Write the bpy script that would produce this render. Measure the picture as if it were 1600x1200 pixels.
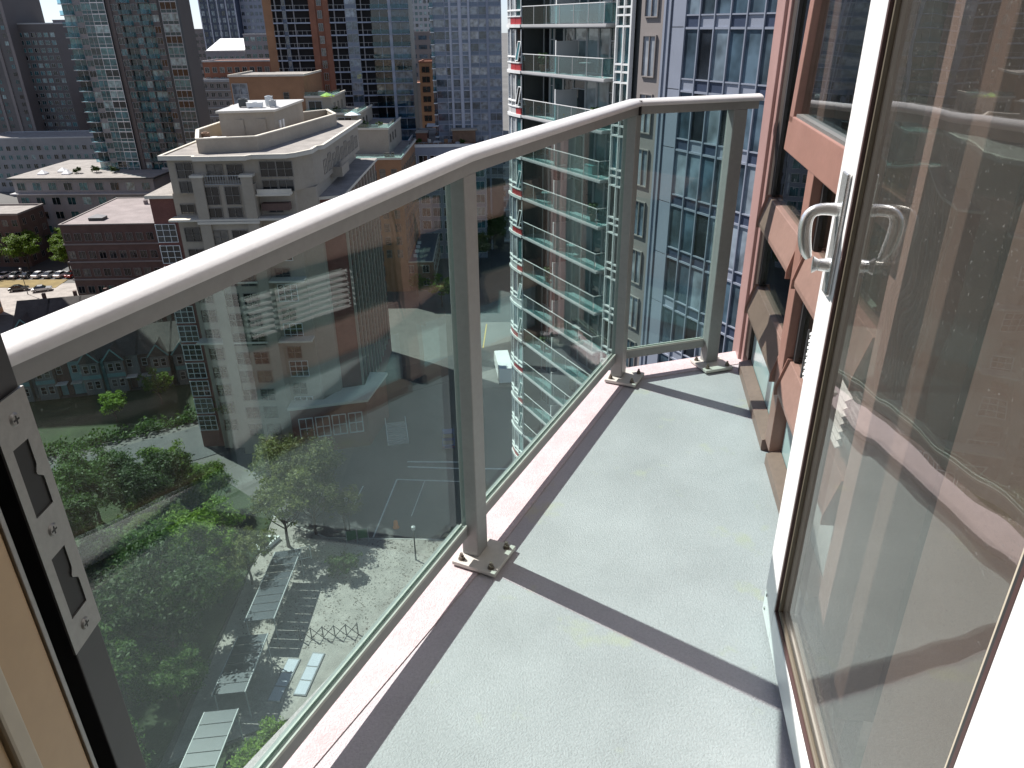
import bpy, bmesh, math, random
from mathutils import Vector, Matrix, Euler

for _o in list(bpy.data.objects):
    bpy.data.objects.remove(_o)
random.seed(7)
SC = bpy.context.scene
COL = SC.collection
PI = math.pi
R = math.radians

# ------------------------------------------------------------------ camera
FL = 56.7                       # height of the balcony floor above the street
cd = bpy.data.cameras.new('camera')
cam = bpy.data.objects.new('camera', cd)
COL.objects.link(cam)
_p, _r = 0.452067928, -0.0118233161        # pitch down, roll
_f = Vector((0, math.cos(_p), -math.sin(_p)))
_x = Vector((1, 0, 0))
_u = _x.cross(_f)
_x2 = _x * math.cos(_r) + _u * math.sin(_r)
_u2 = _u * math.cos(_r) - _x * math.sin(_r)
_m = Matrix((_x2, _u2, -_f)).transposed().to_4x4()
_m.translation = Vector((0, 0, FL + 1.30))
cam.matrix_world = _m
cd.sensor_width = 36.0
cd.lens = 36.0 * 1158.05 / 1600.0
cd.clip_start = 0.05
cd.clip_end = 9000.0
SC.camera = cam

# ------------------------------------------------------------------ sky and sun
SUN_EL = R(50.0)
SUN_DIR = Vector((-0.81, 0.59, 0)).normalized()
SUN_VEC = SUN_DIR * math.cos(SUN_EL) + Vector((0, 0, math.sin(SUN_EL)))
W = bpy.data.worlds.new('World')
SC.world = W
W.use_nodes = True
_nt = W.node_tree
_sky = _nt.nodes.new('ShaderNodeTexSky')
_sky.sky_type = 'NISHITA'
_sky.sun_disc = False
_sky.sun_elevation = SUN_EL
_sky.sun_rotation = math.atan2(SUN_DIR.x, SUN_DIR.y)
_sky.altitude = 60
_sky.air_density = 0.8
_sky.dust_density = 0.15
_sky.ozone_density = 2.0
_bg = _nt.nodes['Background']
_bg.inputs['Strength'].default_value = 0.068
_hs = _nt.nodes.new('ShaderNodeHueSaturation')
_hs.inputs['Saturation'].default_value = 0.55
_tm = _nt.nodes.new('ShaderNodeMix'); _tm.data_type = 'RGBA'; _tm.blend_type = 'MULTIPLY'
_tm.inputs['Factor'].default_value = 1.0
_tm.inputs['B'].default_value = (0.89, 0.975, 1.15, 1)
_nt.links.new(_sky.outputs['Color'], _hs.inputs['Color'])
_nt.links.new(_hs.outputs['Color'], _tm.inputs['A'])
_nt.links.new(_tm.outputs['Result'], _bg.inputs['Color'])
_ld = bpy.data.lights.new('sun', 'SUN')
_ld.energy = 5.0
_ld.angle = R(0.5)
_ld.color = (1.0, 0.955, 0.90)
sun = bpy.data.objects.new('sun', _ld)
COL.objects.link(sun)
sun.rotation_euler = (-SUN_VEC).to_track_quat('-Z', 'Y').to_euler()
sun.location = (-40, 40, 130)
VS = SC.view_settings
SC.display_settings.display_device = 'sRGB'
VS.view_transform = 'Standard'
VS.look = 'None'
VS.exposure = 0.78
VS.gamma = 1.0
VS.use_curve_mapping = False
SC.render.engine = 'CYCLES'
SC.cycles.max_bounces = 10
SC.cycles.transparent_max_bounces = 24
SC.cycles.glossy_bounces = 5
SC.cycles.sample_clamp_indirect = 6.0

# ------------------------------------------------------------------ helpers
class MB:
    """collects shapes, builds ONE mesh object"""
    def __init__(s):
        s.v = []; s.f = []; s.m = []; s.sm = []
    def add(s, vs, fs, mi=0, smooth=False):
        o = len(s.v)
        s.v.extend([tuple(v) for v in vs])
        for f in fs:
            s.f.append([i + o for i in f]); s.m.append(mi); s.sm.append(smooth)
        return s
    def box(s, x0, x1, y0, y1, z0, z1, mi=0):
        v = [(x0,y0,z0),(x1,y0,z0),(x1,y1,z0),(x0,y1,z0),(x0,y0,z1),(x1,y0,z1),(x1,y1,z1),(x0,y1,z1)]
        f = [(3,2,1,0),(4,5,6,7),(0,1,5,4),(1,2,6,5),(2,3,7,6),(3,0,4,7)]
        return s.add(v, f, mi)
    def obox(s, c, ax, ay, az, mi=0):
        """box from a centre and three half-axis vectors"""
        c, ax, ay, az = map(Vector, (c, ax, ay, az))
        v = [c + ax*i + ay*j + az*k for k in (-1,1) for i, j in ((-1,-1),(1,-1),(1,1),(-1,1))]
        f = [(3,2,1,0),(4,5,6,7),(0,1,5,4),(1,2,6,5),(2,3,7,6),(3,0,4,7)]
        return s.add(v, f, mi)
    def prism(s, pts, z0, z1, mi=0, top_mi=None):
        """vertical prism over a counter-clockwise outline"""
        n = len(pts)
        v = [(x, y, z0) for x, y in pts] + [(x, y, z1) for x, y in pts]
        s.add(v, [tuple((i, (i+1) % n, n+(i+1) % n, n+i)) for i in range(n)], mi)
        s.add(v, [tuple(range(n, 2*n))], mi if top_mi is None else top_mi)
        return s.add(v, [tuple(reversed(range(n)))], mi)
    def extrude_x(s, prof, x0, x1, mi=0, smooth=False):
        """profile in (y, z), counter-clockwise seen from +x, swept along x"""
        n = len(prof)
        v = [(x0, y, z) for y, z in prof] + [(x1, y, z) for y, z in prof]
        s.add(v, [(i, n+i, n+(i+1) % n, (i+1) % n)[::-1] for i in range(n)], mi, smooth)
        s.add(v, [tuple(reversed(range(n))), tuple(range(n, 2*n))], mi)
        return s
    def sweep(s, path, prof, ups=None, mi=0, smooth=True, cap=True, sc=None):
        """profile (side, up) along a path, mitred"""
        P = [Vector(p) for p in path]; n = len(prof); v = []
        for i, p in enumerate(P):
            a = (P[i] - P[i-1]).normalized() if i else (P[1] - P[0]).normalized()
            b = (P[i+1] - P[i]).normalized() if i < len(P)-1 else a
            t = (a + b).normalized()
            side = t.cross(Vector((0,0,1))).normalized()
            k = 1.0 / max(0.4, t.dot(a))
            up = side.cross(t)
            z_ = sc[i] if sc else 1.0
            for q in prof:
                v.append(p + side*q[0]*k*z_ + up*q[1]*z_)
        f = []
        for i in range(len(P)-1):
            for j in range(n):
                f.append((i*n+j, i*n+(j+1) % n, (i+1)*n+(j+1) % n, (i+1)*n+j))
        s.add(v, f, mi, smooth)
        if cap:
            s.add(v, [tuple(reversed(range(n))), tuple(range((len(P)-1)*n, len(P)*n))], mi)
        return s
    def tube(s, path, rad, n=8, mi=0, smooth=True, flat=1.0):
        P = [Vector(p) for p in path]
        rad = rad if isinstance(rad, (list, tuple)) else [rad]*len(P)
        v = []; ref = None
        for i, p in enumerate(P):
            t = (P[min(i+1, len(P)-1)] - P[max(i-1, 0)]).normalized()
            if ref is None:
                ref = Vector((0,0,1)) if abs(t.z) < 0.9 else Vector((1,0,0))
            a = t.cross(ref).normalized(); b = a.cross(t).normalized()
            ref = b
            for j in range(n):
                w = 2*PI*j/n
                v.append(p + (a*math.cos(w)*flat + b*math.sin(w))*rad[i])
        f = [(i*n+j, i*n+(j+1) % n, (i+1)*n+(j+1) % n, (i+1)*n+j) for i in range(len(P)-1) for j in range(n)]
        s.add(v, f, mi, smooth)
        s.add(v, [tuple(reversed(range(n))), tuple(range((len(P)-1)*n, len(P)*n))], mi)
        return s
    def mesh(s, name, mats):
        me = bpy.data.meshes.new(name)
        me.from_pydata(s.v, [], s.f)
        for m in (mats if isinstance(mats, (list, tuple)) else [mats]):
            me.materials.append(m)
        me.polygons.foreach_set('material_index', s.m)
        me.polygons.foreach_set('use_smooth', s.sm)
        bm = bmesh.new(); bm.from_mesh(me)
        bmesh.ops.recalc_face_normals(bm, faces=bm.faces)
        bm.to_mesh(me); bm.free()
        me.update()
        if any(s.sm): me.set_sharp_from_angle(angle=R(38))
        return me

def link(name, me, parent=None, loc=(0,0,0), rz=0.0):
    o = bpy.data.objects.new(name, me)
    COL.objects.link(o)
    if parent is not None:
        o.parent = parent
    o.location = loc
    o.rotation_euler = (0, 0, rz)
    return o

def obj(name, mb, mats, parent=None, loc=(0,0,0), rz=0.0, bevel=0.0, seg=2):
    o = link(name, mb.mesh(name, mats), parent, loc, rz)
    if bevel:
        bv = o.modifiers.new('bevel', 'BEVEL')
        bv.width = bevel; bv.segments = seg; bv.limit_method = 'ANGLE'; bv.angle_limit = R(40)
    return o

def tag(o, label, cat, group=None):
    o['label'] = label; o['category'] = cat
    if group: o['group'] = group
    return o

def thing(name, label, cat, loc=(0,0,0), rz=0.0, group=None):
    o = bpy.data.objects.new(name, None)
    o.empty_display_size = 0.2
    COL.objects.link(o)
    o.location = loc; o.rotation_euler = (0, 0, rz)
    return tag(o, label, cat, group)

def struct(o):
    o['kind'] = 'structure'; return o

def stuff(o):
    o['kind'] = 'stuff'; return o

def kids(o):
    return [c for c in COL.objects if c.parent is o]

_children = {}
def copy_tree(o, parent=None):
    c = o.copy(); COL.objects.link(c)
    if parent is not None: c.parent = parent
    for ch in _children.get(o.name, None) or list(o.children):
        copy_tree(ch, c)
    return c

# ------------------------------------------------------------------ materials
def lin(r, g, b):
    f = lambda c: c/12.92 if c <= 0.04045 else ((c+0.055)/1.055)**2.4
    return (f(r/255), f(g/255), f(b/255), 1)

def pm(name, col, rough=0.6, metal=0.0, spec=0.5, noise=None, bump=None, rnd=0.0, noise2=None, coat=0.0, world=False):
    """principled material with procedural tone variation, fine relief and per-object variation"""
    m = bpy.data.materials.new(name); m.use_nodes = True
    nt = m.node_tree; N = nt.nodes; L = nt.links
    b = N['Principled BSDF']
    c = tuple(col[:3]) + (1,)
    b.inputs['Base Color'].default_value = c
    b.inputs['Roughness'].default_value = rough
    b.inputs['Metallic'].default_value = metal
    b.inputs['Specular IOR Level'].default_value = spec
    if coat: b.inputs['Coat Weight'].default_value = coat
    if noise or bump or rnd or noise2:
        if world:
            vec = N.new('ShaderNodeNewGeometry').outputs['Position']
        else:
            vec = N.new('ShaderNodeTexCoord').outputs['Object']
        cur = None
        def mul(val, cur):
            mx = N.new('ShaderNodeMix'); mx.data_type = 'RGBA'; mx.blend_type = 'MULTIPLY'
            mx.inputs['Factor'].default_value = 1
            if cur is None: mx.inputs['A'].default_value = c
            else: L.new(cur, mx.inputs['A'])
            L.new(val, mx.inputs['B'])
            return mx.outputs['Result']
        for nz in (noise, noise2):
            if not nz: continue
            t = N.new('ShaderNodeTexNoise'); t.inputs['Scale'].default_value = nz[0]
            t.inputs['Detail'].default_value = 5; t.inputs['Roughness'].default_value = 0.6
            L.new(vec, t.inputs['Vector'])
            mr = N.new('ShaderNodeMapRange')
            mr.inputs['From Min'].default_value = 0.3; mr.inputs['From Max'].default_value = 0.7
            mr.inputs['To Min'].default_value = 1-nz[1]; mr.inputs['To Max'].default_value = 1+nz[1]
            L.new(t.outputs['Fac'], mr.inputs['Value'])
            cur = mul(mr.outputs['Result'], cur)
        if rnd:
            oi = N.new('ShaderNodeObjectInfo')
            mr = N.new('ShaderNodeMapRange')
            mr.inputs['To Min'].default_value = 1-rnd; mr.inputs['To Max'].default_value = 1+rnd
            L.new(oi.outputs['Random'], mr.inputs['Value'])
            cur = mul(mr.outputs['Result'], cur)
        if cur is not None: L.new(cur, b.inputs['Base Color'])
        if bump:
            t = N.new('ShaderNodeTexNoise'); t.inputs['Scale'].default_value = bump[0]
            t.inputs['Detail'].default_value = 3
            L.new(vec, t.inputs['Vector'])
            bp = N.new('ShaderNodeBump'); bp.inputs['Strength'].default_value = bump[1]
            bp.inputs['Distance'].default_value = bump[2] if len(bump) > 2 else 0.01
            L.new(t.outputs['Fac'], bp.inputs['Height'])
            L.new(bp.outputs['Normal'], b.inputs['Normal'])
    return m

def glass(name, tint, ior=1.5, rough=0.0, dirt=0.0, wave=0.0, film=0.0):
    """clear pane: transparent, with Fresnel reflection, good for thin boxes of glass"""
    m = bpy.data.materials.new(name); m.use_nodes = True
    nt = m.node_tree; N = nt.nodes; L = nt.links
    N.remove(N['Principled BSDF'])
    out = N['Material Output']
    tr = N.new('ShaderNodeBsdfTransparent'); tr.inputs['Color'].default_value = tuple(tint[:3]) + (1,)
    gl = N.new('ShaderNodeBsdfGlossy'); gl.inputs['Roughness'].default_value = rough
    if wave:                                  # slightly uneven panes bend what they mirror
        tw = N.new('ShaderNodeTexCoord'); nw = N.new('ShaderNodeTexNoise')
        nw.inputs['Scale'].default_value = 5.0; nw.inputs['Detail'].default_value = 1.0
        L.new(tw.outputs['Object'], nw.inputs['Vector'])
        bw = N.new('ShaderNodeBump'); bw.inputs['Strength'].default_value = 1.0; bw.inputs['Distance'].default_value = wave
        L.new(nw.outputs['Fac'], bw.inputs['Height']); L.new(bw.outputs['Normal'], gl.inputs['Normal'])
    fr = N.new('ShaderNodeFresnel')
    ge = N.new('ShaderNodeNewGeometry')
    ma = N.new('ShaderNodeMath'); ma.operation = 'MULTIPLY_ADD'
    ma.inputs[1].default_value = 1/ior - ior; ma.inputs[2].default_value = ior
    L.new(ge.outputs['Backfacing'], ma.inputs[0]); L.new(ma.outputs[0], fr.inputs['IOR'])
    mx = N.new('ShaderNodeMixShader')
    L.new(fr.outputs[0], mx.inputs['Fac']); L.new(tr.outputs[0], mx.inputs[1]); L.new(gl.outputs[0], mx.inputs[2])
    last = mx.outputs[0]
    if dirt or film:
        tc = N.new('ShaderNodeTexCoord')
        t = N.new('ShaderNodeTexNoise'); t.inputs['Scale'].default_value = 2.2; t.inputs['Detail'].default_value = 9
        t.inputs['Roughness'].default_value = 0.75
        L.new(tc.outputs['Object'], t.inputs['Vector'])
        t2 = N.new('ShaderNodeTexNoise'); t2.inputs['Scale'].default_value = 190; t2.inputs['Detail'].default_value = 2
        L.new(tc.outputs['Object'], t2.inputs['Vector'])
        a = N.new('ShaderNodeMapRange'); a.inputs['From Min'].default_value = 0.45; a.inputs['From Max'].default_value = 0.8
        a.inputs['To Min'].default_value = film; a.inputs['To Max'].default_value = dirt + film
        L.new(t.outputs['Fac'], a.inputs['Value'])
        a2 = N.new('ShaderNodeMapRange'); a2.inputs['From Min'].default_value = 0.69; a2.inputs['From Max'].default_value = 0.72
        a2.inputs['To Max'].default_value = dirt*4.5 + film*0.5
        L.new(t2.outputs['Fac'], a2.inputs['Value'])
        ad = N.new('ShaderNodeMath'); ad.operation = 'ADD'
        L.new(a.outputs[0], ad.inputs[0]); L.new(a2.outputs[0], ad.inputs[1])
        df = N.new('ShaderNodeBsdfDiffuse'); df.inputs['Color'].default_value = (0.55, 0.56, 0.53, 1)
        tl = N.new('ShaderNodeBsdfTranslucent'); tl.inputs['Color'].default_value = (0.5, 0.52, 0.5, 1)
        dm = N.new('ShaderNodeMixShader'); dm.inputs['Fac'].default_value = 0.5
        L.new(df.outputs[0], dm.inputs[1]); L.new(tl.outputs[0], dm.inputs[2])
        m2 = N.new('ShaderNodeMixShader')
        L.new(ad.outputs[0], m2.inputs['Fac']); L.new(last, m2.inputs[1]); L.new(dm.outputs[0], m2.inputs[2])
        last = m2.outputs[0]
    L.new(last, out.inputs['Surface'])
    return m

def winglass(name, cols, rough=0.06, spec=0.8):
    """dark window of a far building: tint and curtains differ from pane to pane"""
    m = bpy.data.materials.new(name); m.use_nodes = True
    nt = m.node_tree; N = nt.nodes; L = nt.links
    b = N['Principled BSDF']
    oi = N.new('ShaderNodeObjectInfo')
    cr = N.new('ShaderNodeValToRGB'); cr.color_ramp.interpolation = 'CONSTANT'
    el = cr.color_ramp.elements
    el[0].position = 0; el[0].color = tuple(cols[0]) + (1,)
    el[1].position = 1.0/len(cols); el[1].color = tuple(cols[1]) + (1,)
    for i in range(2, len(cols)):
        e = el.new(i/len(cols)); e.color = tuple(cols[i]) + (1,)
    gi = N.new('ShaderNodeNewGeometry')
    sm = N.new('ShaderNodeMath'); sm.operation = 'ADD'
    L.new(oi.outputs['Random'], sm.inputs[0]); L.new(gi.outputs['Random Per Island'], sm.inputs[1])
    frc = N.new('ShaderNodeMath'); frc.operation = 'FRACT'; L.new(sm.outputs[0], frc.inputs[0])
    L.new(frc.outputs[0], cr.inputs['Fac'])
    tc = N.new('ShaderNodeTexCoord')
    t = N.new('ShaderNodeTexNoise'); t.inputs['Scale'].default_value = 0.9; t.inputs['Detail'].default_value = 2
    ad = N.new('ShaderNodeVectorMath'); ad.operation = 'ADD'
    L.new(tc.outputs['Object'], ad.inputs[0])
    mu = N.new('ShaderNodeMath'); mu.operation = 'MULTIPLY'; mu.inputs[1].default_value = 60
    L.new(oi.outputs['Random'], mu.inputs[0]); L.new(mu.outputs[0], ad.inputs[1])
    L.new(ad.outputs[0], t.inputs['Vector'])
    mr = N.new('ShaderNodeMapRange'); mr.inputs['From Min'].default_value = 0.35; mr.inputs['From Max'].default_value = 0.65
    mr.inputs['To Min'].default_value = 0.55; mr.inputs['To Max'].default_value = 1.45
    L.new(t.outputs['Fac'], mr.inputs['Value'])
    mx = N.new('ShaderNodeMix'); mx.data_type = 'RGBA'; mx.blend_type = 'MULTIPLY'; mx.inputs['Factor'].default_value = 1
    L.new(cr.outputs['Color'], mx.inputs['A']); L.new(mr.outputs['Result'], mx.inputs['B'])
    L.new(mx.outputs['Result'], b.inputs['Base Color'])
    b.inputs['Roughness'].default_value = rough
    b.inputs['Specular IOR Level'].default_value = spec
    bp = N.new('ShaderNodeBump'); bp.inputs['Strength'].default_value = 0.04; bp.inputs['Distance'].default_value = 0.5
    L.new(t.outputs['Fac'], bp.inputs['Height']); L.new(bp.outputs['Normal'], b.inputs['Normal'])
    return m

# ================================================================== BALCONY
M_floor = pm('deck_membrane', (0.432, 0.404, 0.424), 0.55, spec=0.35, noise=(3.2, 0.11), noise2=(140, 0.10), bump=(230, 0.45, 0.006))
# pale worn stains with a shape of their own
def _stains(m):
    nt = m.node_tree; N = nt.nodes; L = nt.links
    b = N['Principled BSDF']; src = b.inputs['Base Color'].links[0].from_socket
    tc = N.new('ShaderNodeTexCoord')
    t = N.new('ShaderNodeTexNoise'); t.inputs['Scale'].default_value = 4.3; t.inputs['Detail'].default_value = 8
    t.inputs['Roughness'].default_value = 0.62
    L.new(tc.outputs['Object'], t.inputs['Vector'])
    mr = N.new('ShaderNodeMapRange'); mr.inputs['From Min'].default_value = 0.585; mr.inputs['From Max'].default_value = 0.65
    mr.inputs['To Max'].default_value = 0.8
    L.new(t.outputs['Fac'], mr.inputs['Value'])
    mx = N.new('ShaderNodeMix'); mx.data_type = 'RGBA'
    L.new(mr.outputs['Result'], mx.inputs['Factor']); L.new(src, mx.inputs['A'])
    mx.inputs['B'].default_value = (0.455, 0.432, 0.365, 1)
    L.new(mx.outputs['Result'], b.inputs['Base Color'])
_stains(M_floor)
M_pink = pm('edge_primer', (0.50, 0.415, 0.425), 0.6, spec=0.3, noise=(9, 0.10), noise2=(90, 0.10), bump=(260, 0.5, 0.006))
M_conc = pm('concrete', (0.34, 0.33, 0.31), 0.85, noise=(1.5, 0.12), noise2=(14, 0.08), bump=(40, 0.2))
M_alu = pm('grey_powder_coat', (0.285, 0.285, 0.28), 0.42, spec=0.45, noise=(6, 0.07), noise2=(60, 0.05), bump=(500, 0.05))
M_rail = pm('rail_powder_coat', (0.68, 0.67, 0.67), 0.40, spec=0.5, noise=(5, 0.05), noise2=(70, 0.04), bump=(400, 0.04))
M_plate = pm('plate_paint', (0.50, 0.48, 0.44), 0.5, noise=(40, 0.08))
M_steel = pm('bolt_steel', (0.20, 0.17, 0.14), 0.45, metal=0.8, noise=(200, 0.3))
M_glass = glass('balcony_glass', (0.765, 0.872, 0.850), ior=1.56, dirt=0.013, wave=0.0004)
M_red = pm('oxide_red_paint', (0.275, 0.148, 0.118), 0.42, spec=0.45, noise=(3, 0.10), noise2=(70, 0.06), bump=(300, 0.05))
M_colm = pm('column_paint', (0.335, 0.205, 0.188), 0.38, spec=0.5, noise=(3, 0.08), noise2=(70, 0.05), bump=(300, 0.05))  # the red made paler, with the sky's sheen mixed into the colour
M_brown = pm('brown_flashing', (0.225, 0.140, 0.115), 0.45, spec=0.4, noise=(4, 0.12), noise2=(60, 0.08), bump=(300, 0.05))
M_pil = pm('pilaster_paint', (0.30, 0.215, 0.19), 0.45, spec=0.4, noise=(3, 0.08), noise2=(60, 0.05))
M_dark = pm('dark_reveal', (0.045, 0.034, 0.028), 0.55, noise=(5, 0.1))
M_wpane = glass('window_glass', (0.72, 0.80, 0.77), ior=1.7, dirt=0.03, wave=0.0006)
M_frost = pm('frosted_panel', (0.46, 0.54, 0.55), 0.15, spec=0.6, noise=(2, 0.06))
M_white = pm('white_door_paint', (0.78, 0.77, 0.76), 0.35, noise=(3, 0.02), bump=(400, 0.02))
M_gask = pm('brown_gasket', (0.12, 0.10, 0.07), 0.6, noise=(30, 0.1))
M_beige = pm('beige_seal', (0.52, 0.46, 0.36), 0.5, noise=(30, 0.06))
M_maroon = pm('maroon_edge', (0.065, 0.032, 0.03), 0.5)
M_chrome = pm('satin_nickel', (0.90, 0.90, 0.89), 0.26, metal=0.8, noise=(80, 0.05))
M_strike = pm('brushed_steel', (0.30, 0.29, 0.275), 0.42, metal=0.6, noise=(120, 0.08))
M_black = pm('black_rubber', (0.012, 0.011, 0.011), 0.55)
M_char = pm('charcoal_frame', (0.035, 0.034, 0.036), 0.45, noise=(30, 0.1))
M_tan = pm('tan_trim', (0.50, 0.335, 0.18), 0.35, noise=(3, 0.12), noise2=(30, 0.04))
M_int = pm('interior_paint', (0.42, 0.38, 0.33), 0.8, noise=(2, 0.05))
M_carpet = pm('interior_carpet', (0.20, 0.17, 0.14), 0.95, noise=(60, 0.2), bump=(200, 0.4))
M_slat = pm('blind_slat', (0.64, 0.66, 0.65), 0.35)
M_dpane = glass('door_glass', (0.80, 0.79, 0.76), ior=2.15, dirt=0.04, film=0.055, wave=0.0013)

P1 = Vector((-0.105, 1.615)); P2 = Vector((0.430, 2.720)); P3 = Vector((0.830, 2.850))
D1 = (P2-P1).normalized(); N1 = Vector((D1.y, -D1.x))          # N1 points in, over the deck
D2 = (P3-P2).normalized(); N2 = Vector((D2.y, -D2.x))
P0 = P1 - Vector((0.36, 1.0))*1.50                             # next post, out of view
P0b = P1 - Vector((0.465, 1.0))*1.50
P0g = P1 - Vector((0.455, 1.0))*1.50
PE = P2 + D2*0.505

def miter(pts, off):
    """offset a polyline to its right (inward) by off"""
    out = []
    for i, p in enumerate(pts):
        a = (pts[i]-pts[i-1]).normalized() if i else (pts[1]-pts[0]).normalized()
        b = (pts[i+1]-pts[i]).normalized() if i < len(pts)-1 else a
        na = Vector((a.y, -a.x)); nb = Vector((b.y, -b.x)); nn = (na+nb).normalized()
        out.append(p + nn*(off/max(0.3, nn.dot(na))))
    return out

# local frame of the window wall: x runs towards the doorway, -y points out over the deck
FA = Vector((0.985, 2.90)); FE = Vector((-0.158, -0.98744)).normalized(); FN = Vector((FE.y, -FE.x))
FRZ = math.atan2(FE.y, FE.x)
def fpt(s, off=0.0):
    return FA + FE*s + FN*off

# deck slab
edge = [P1 - Vector((0.475, 1.0))*1.50 - Vector((0.09, 0)), P1, P2, P3 + D2*0.28]
outer = miter(edge, -0.075)
inner = miter(edge, 0.046)
Rr = [Vector((0.46, 0.44)), fpt(1.2, -0.06), fpt(0.2, -0.06), fpt(-0.12, -0.06)]
mb = MB()
_q = [tuple(v) for v in outer]; _r = [tuple(v) for v in Rr]
v = [q + (0.0,) for q in _q + _r] + [(-0.86, 0.44, 0.0)]
v += [(a, b, -0.24) for a, b, c in v]
loop = [8, 0, 1, 2, 3, 7, 6, 5, 4]
mb.add(v, [(0,1,5,4), (1,2,6,5), (2,3,7,6), (0,4,8), (9,10,14,13), (10,11,15,14), (11,12,16,15), (9,13,17)] + [(loop[i], loop[(i+1) % 9], loop[(i+1) % 9]+9, loop[i]+9) for i in range(9)])
struct(obj('balcony_floor', mb, M_floor, None, (0, 0, FL)))
mb = MB()
n = len(outer)
for i in range(n-1):
    a, b, c, d = outer[i], outer[i+1], inner[i+1], inner[i]
    e = 0.0025
    mb.add([(a.x,a.y,e),(b.x,b.y,e),(c.x,c.y,e),(d.x,d.y,e),(a.x,a.y,.0005),(b.x,b.y,.0005),(c.x,c.y,.0005),(d.x,d.y,.0005)],
           [(3,2,1,0),(7,4,0,3),(2,6,7,3)[::-1],(0,4,5,1)])
struct(obj('balcony_edge_strip', mb, M_pink, None, (0, 0, FL)))

# railing -------------------------------------------------------------
rail = thing('balcony_railing', 'grey metal and glass railing with rounded pale handrail along the balcony edge', 'railing', (P1.x, P1.y, FL))
RO = (-P1.x, -P1.y, 0)
half = [(0.0335, -0.0135), (0.034, -0.0085), (0.0325, -0.004), (0.028, 0.0005), (0.021, 0.0045), (0.011, 0.0075)]
prof = half + [(0.0, 0.0085)] + [(-a, b) for a, b in reversed(half)]
chan = [(-0.0235, -0.041), (0.0235, -0.041), (0.0235, -0.0145), (-0.0235, -0.0145)]
_a = (P2 - D1*0.004); _b = (P2 + D2*0.004)
for nm, pf, mt in (('handrail', prof, M_rail), ('rail_channel', chan, M_alu)):
    mb = MB(); mb.sweep([(P0.x, P0.y, 1.036), (P1.x, P1.y, 1.056), (_a.x, _a.y, 1.056)], pf, smooth=True, sc=[0.70, 1, 1])
    obj(nm, mb, mt, rail, RO)
    e_ = PE if nm == 'handrail' else PE - D2*0.012
    mb = MB(); mb.sweep([(_b.x, _b.y, 1.056), (e_.x, e_.y, 1.056)], pf, smooth=True)
    obj(nm, mb, mt, rail, RO)
mb = MB(); mb.obox((P2.x, P2.y, 1.036), (D1.x*.010, D1.y*.010, 0), (N1.x*.0315, N1.y*.0315, 0), (0, 0, .024))
obj('rail_joint', mb, M_black, rail, RO)

def post(p, d, nn, first):
    mb = MB()
    mb.obox((0, 0, 0.5165-.0005*0), (d.x*.028, d.y*.028, 0), (nn.x*.024, nn.y*.024, 0), (0, 0, .4985))
    o = obj('post', mb, M_alu, rail, (p.x-P1.x, p.y-P1.y, 0), bevel=0.003)
    mb = MB()
    q = nn*0.030 - d*0.005
    mb.obox((q.x, q.y, 0.0125), (d.x*.064, d.y*.064, 0), (nn.x*.064, nn.y*.064, 0), (0, 0, .006))
    obj('base_plate', mb, M_plate, o, bevel=0.002)
    for i, j in ((1,1),(1,-1),(-1,1),(-1,-1)):
        c = q + d*0.046*i + nn*0.044*j
        mb = MB()
        mb.tube([(c.x, c.y, .0185), (c.x, c.y, .0205)], .0095, 12)
        mb.tube([(c.x, c.y, .0207), (c.x, c.y, .0285)], .0075, 6, smooth=False)
        mb.tube([(c.x, c.y, .0287), (c.x, c.y, .037)], .0042, 8)
        obj('anchor_bolt', mb, M_steel, o)
    return o
post(P1, D1, N1, True); post(P2, D1, N1, False); post(P3, D2, N2, False)
D0 = (P1-P0).normalized()
_P0z = post(P0b.lerp(P0, 0.5), D0, Vector((D0.y, -D0.x)), False); _P0z.scale = (1, 1, 0.975)

def panel(a, b, at, bt, d, nn, zl=1.0145, ab=None):
    """glass, bottom rail and glazing beads between two posts"""
    o = nn*-0.013
    A = a + d*0.032 + o; B = b - d*0.032 + o; A2 = at + d*0.032 + o; B2 = bt - d*0.032 + o
    t = nn*0.005
    v = []
    for s in (-1, 1):
        v += [(A.x+t.x*s, A.y+t.y*s, .098), (B.x+t.x*s, B.y+t.y*s, .098), (B2.x+t.x*s, B2.y+t.y*s, 1.0145), (A2.x+t.x*s, A2.y+t.y*s, zl)]
    mb = MB(); mb.add(v, [(0,1,2,3), (7,6,5,4), (0,4,5,1), (1,5,6,2), (2,6,7,3), (3,7,4,0)])
    obj('glass_panel', mb, M_glass, rail, RO)
    c = nn*-0.020
    if ab is not None: a = ab; d = (b-a).normalized(); nn = Vector((d.y, -d.x)); c = nn*-0.020
    A = a + d*0.0285 + c; B = b - d*0.0285 + c
    m = (A+B)/2; h = (B-A)/2; w = nn*0.015
    mb = MB(); mb.obox((m.x, m.y, .0945), (h.x, h.y, 0), (w.x, w.y, 0), (0, 0, .0165))
    obj('bottom_rail', mb, M_alu, rail, RO, bevel=0.002)
    mb = MB()
    for s in (-1, 1):
        q = nn*(-0.013-.007*(ab is not None) + s*0.0075)
        A = a + d*0.033 + q; B = b - d*0.033 + q; m = (A+B)/2; h = (B-A)/2
        mb.obox((m.x, m.y, .1150), (h.x, h.y, 0), (nn.x*.002, nn.y*.002, 0), (0, 0, .004))
    obj('glazing_bead', mb, M_plate, rail, RO)
Dg = (P1-P0g).normalized()
panel(P0g, P1, P0g, P1, Dg, Vector((Dg.y, -Dg.x)), 0.996)
panel(P1, P2, P1, P2, D1, N1)
panel(P2, P3, P2, P3, D2, N2)

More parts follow.
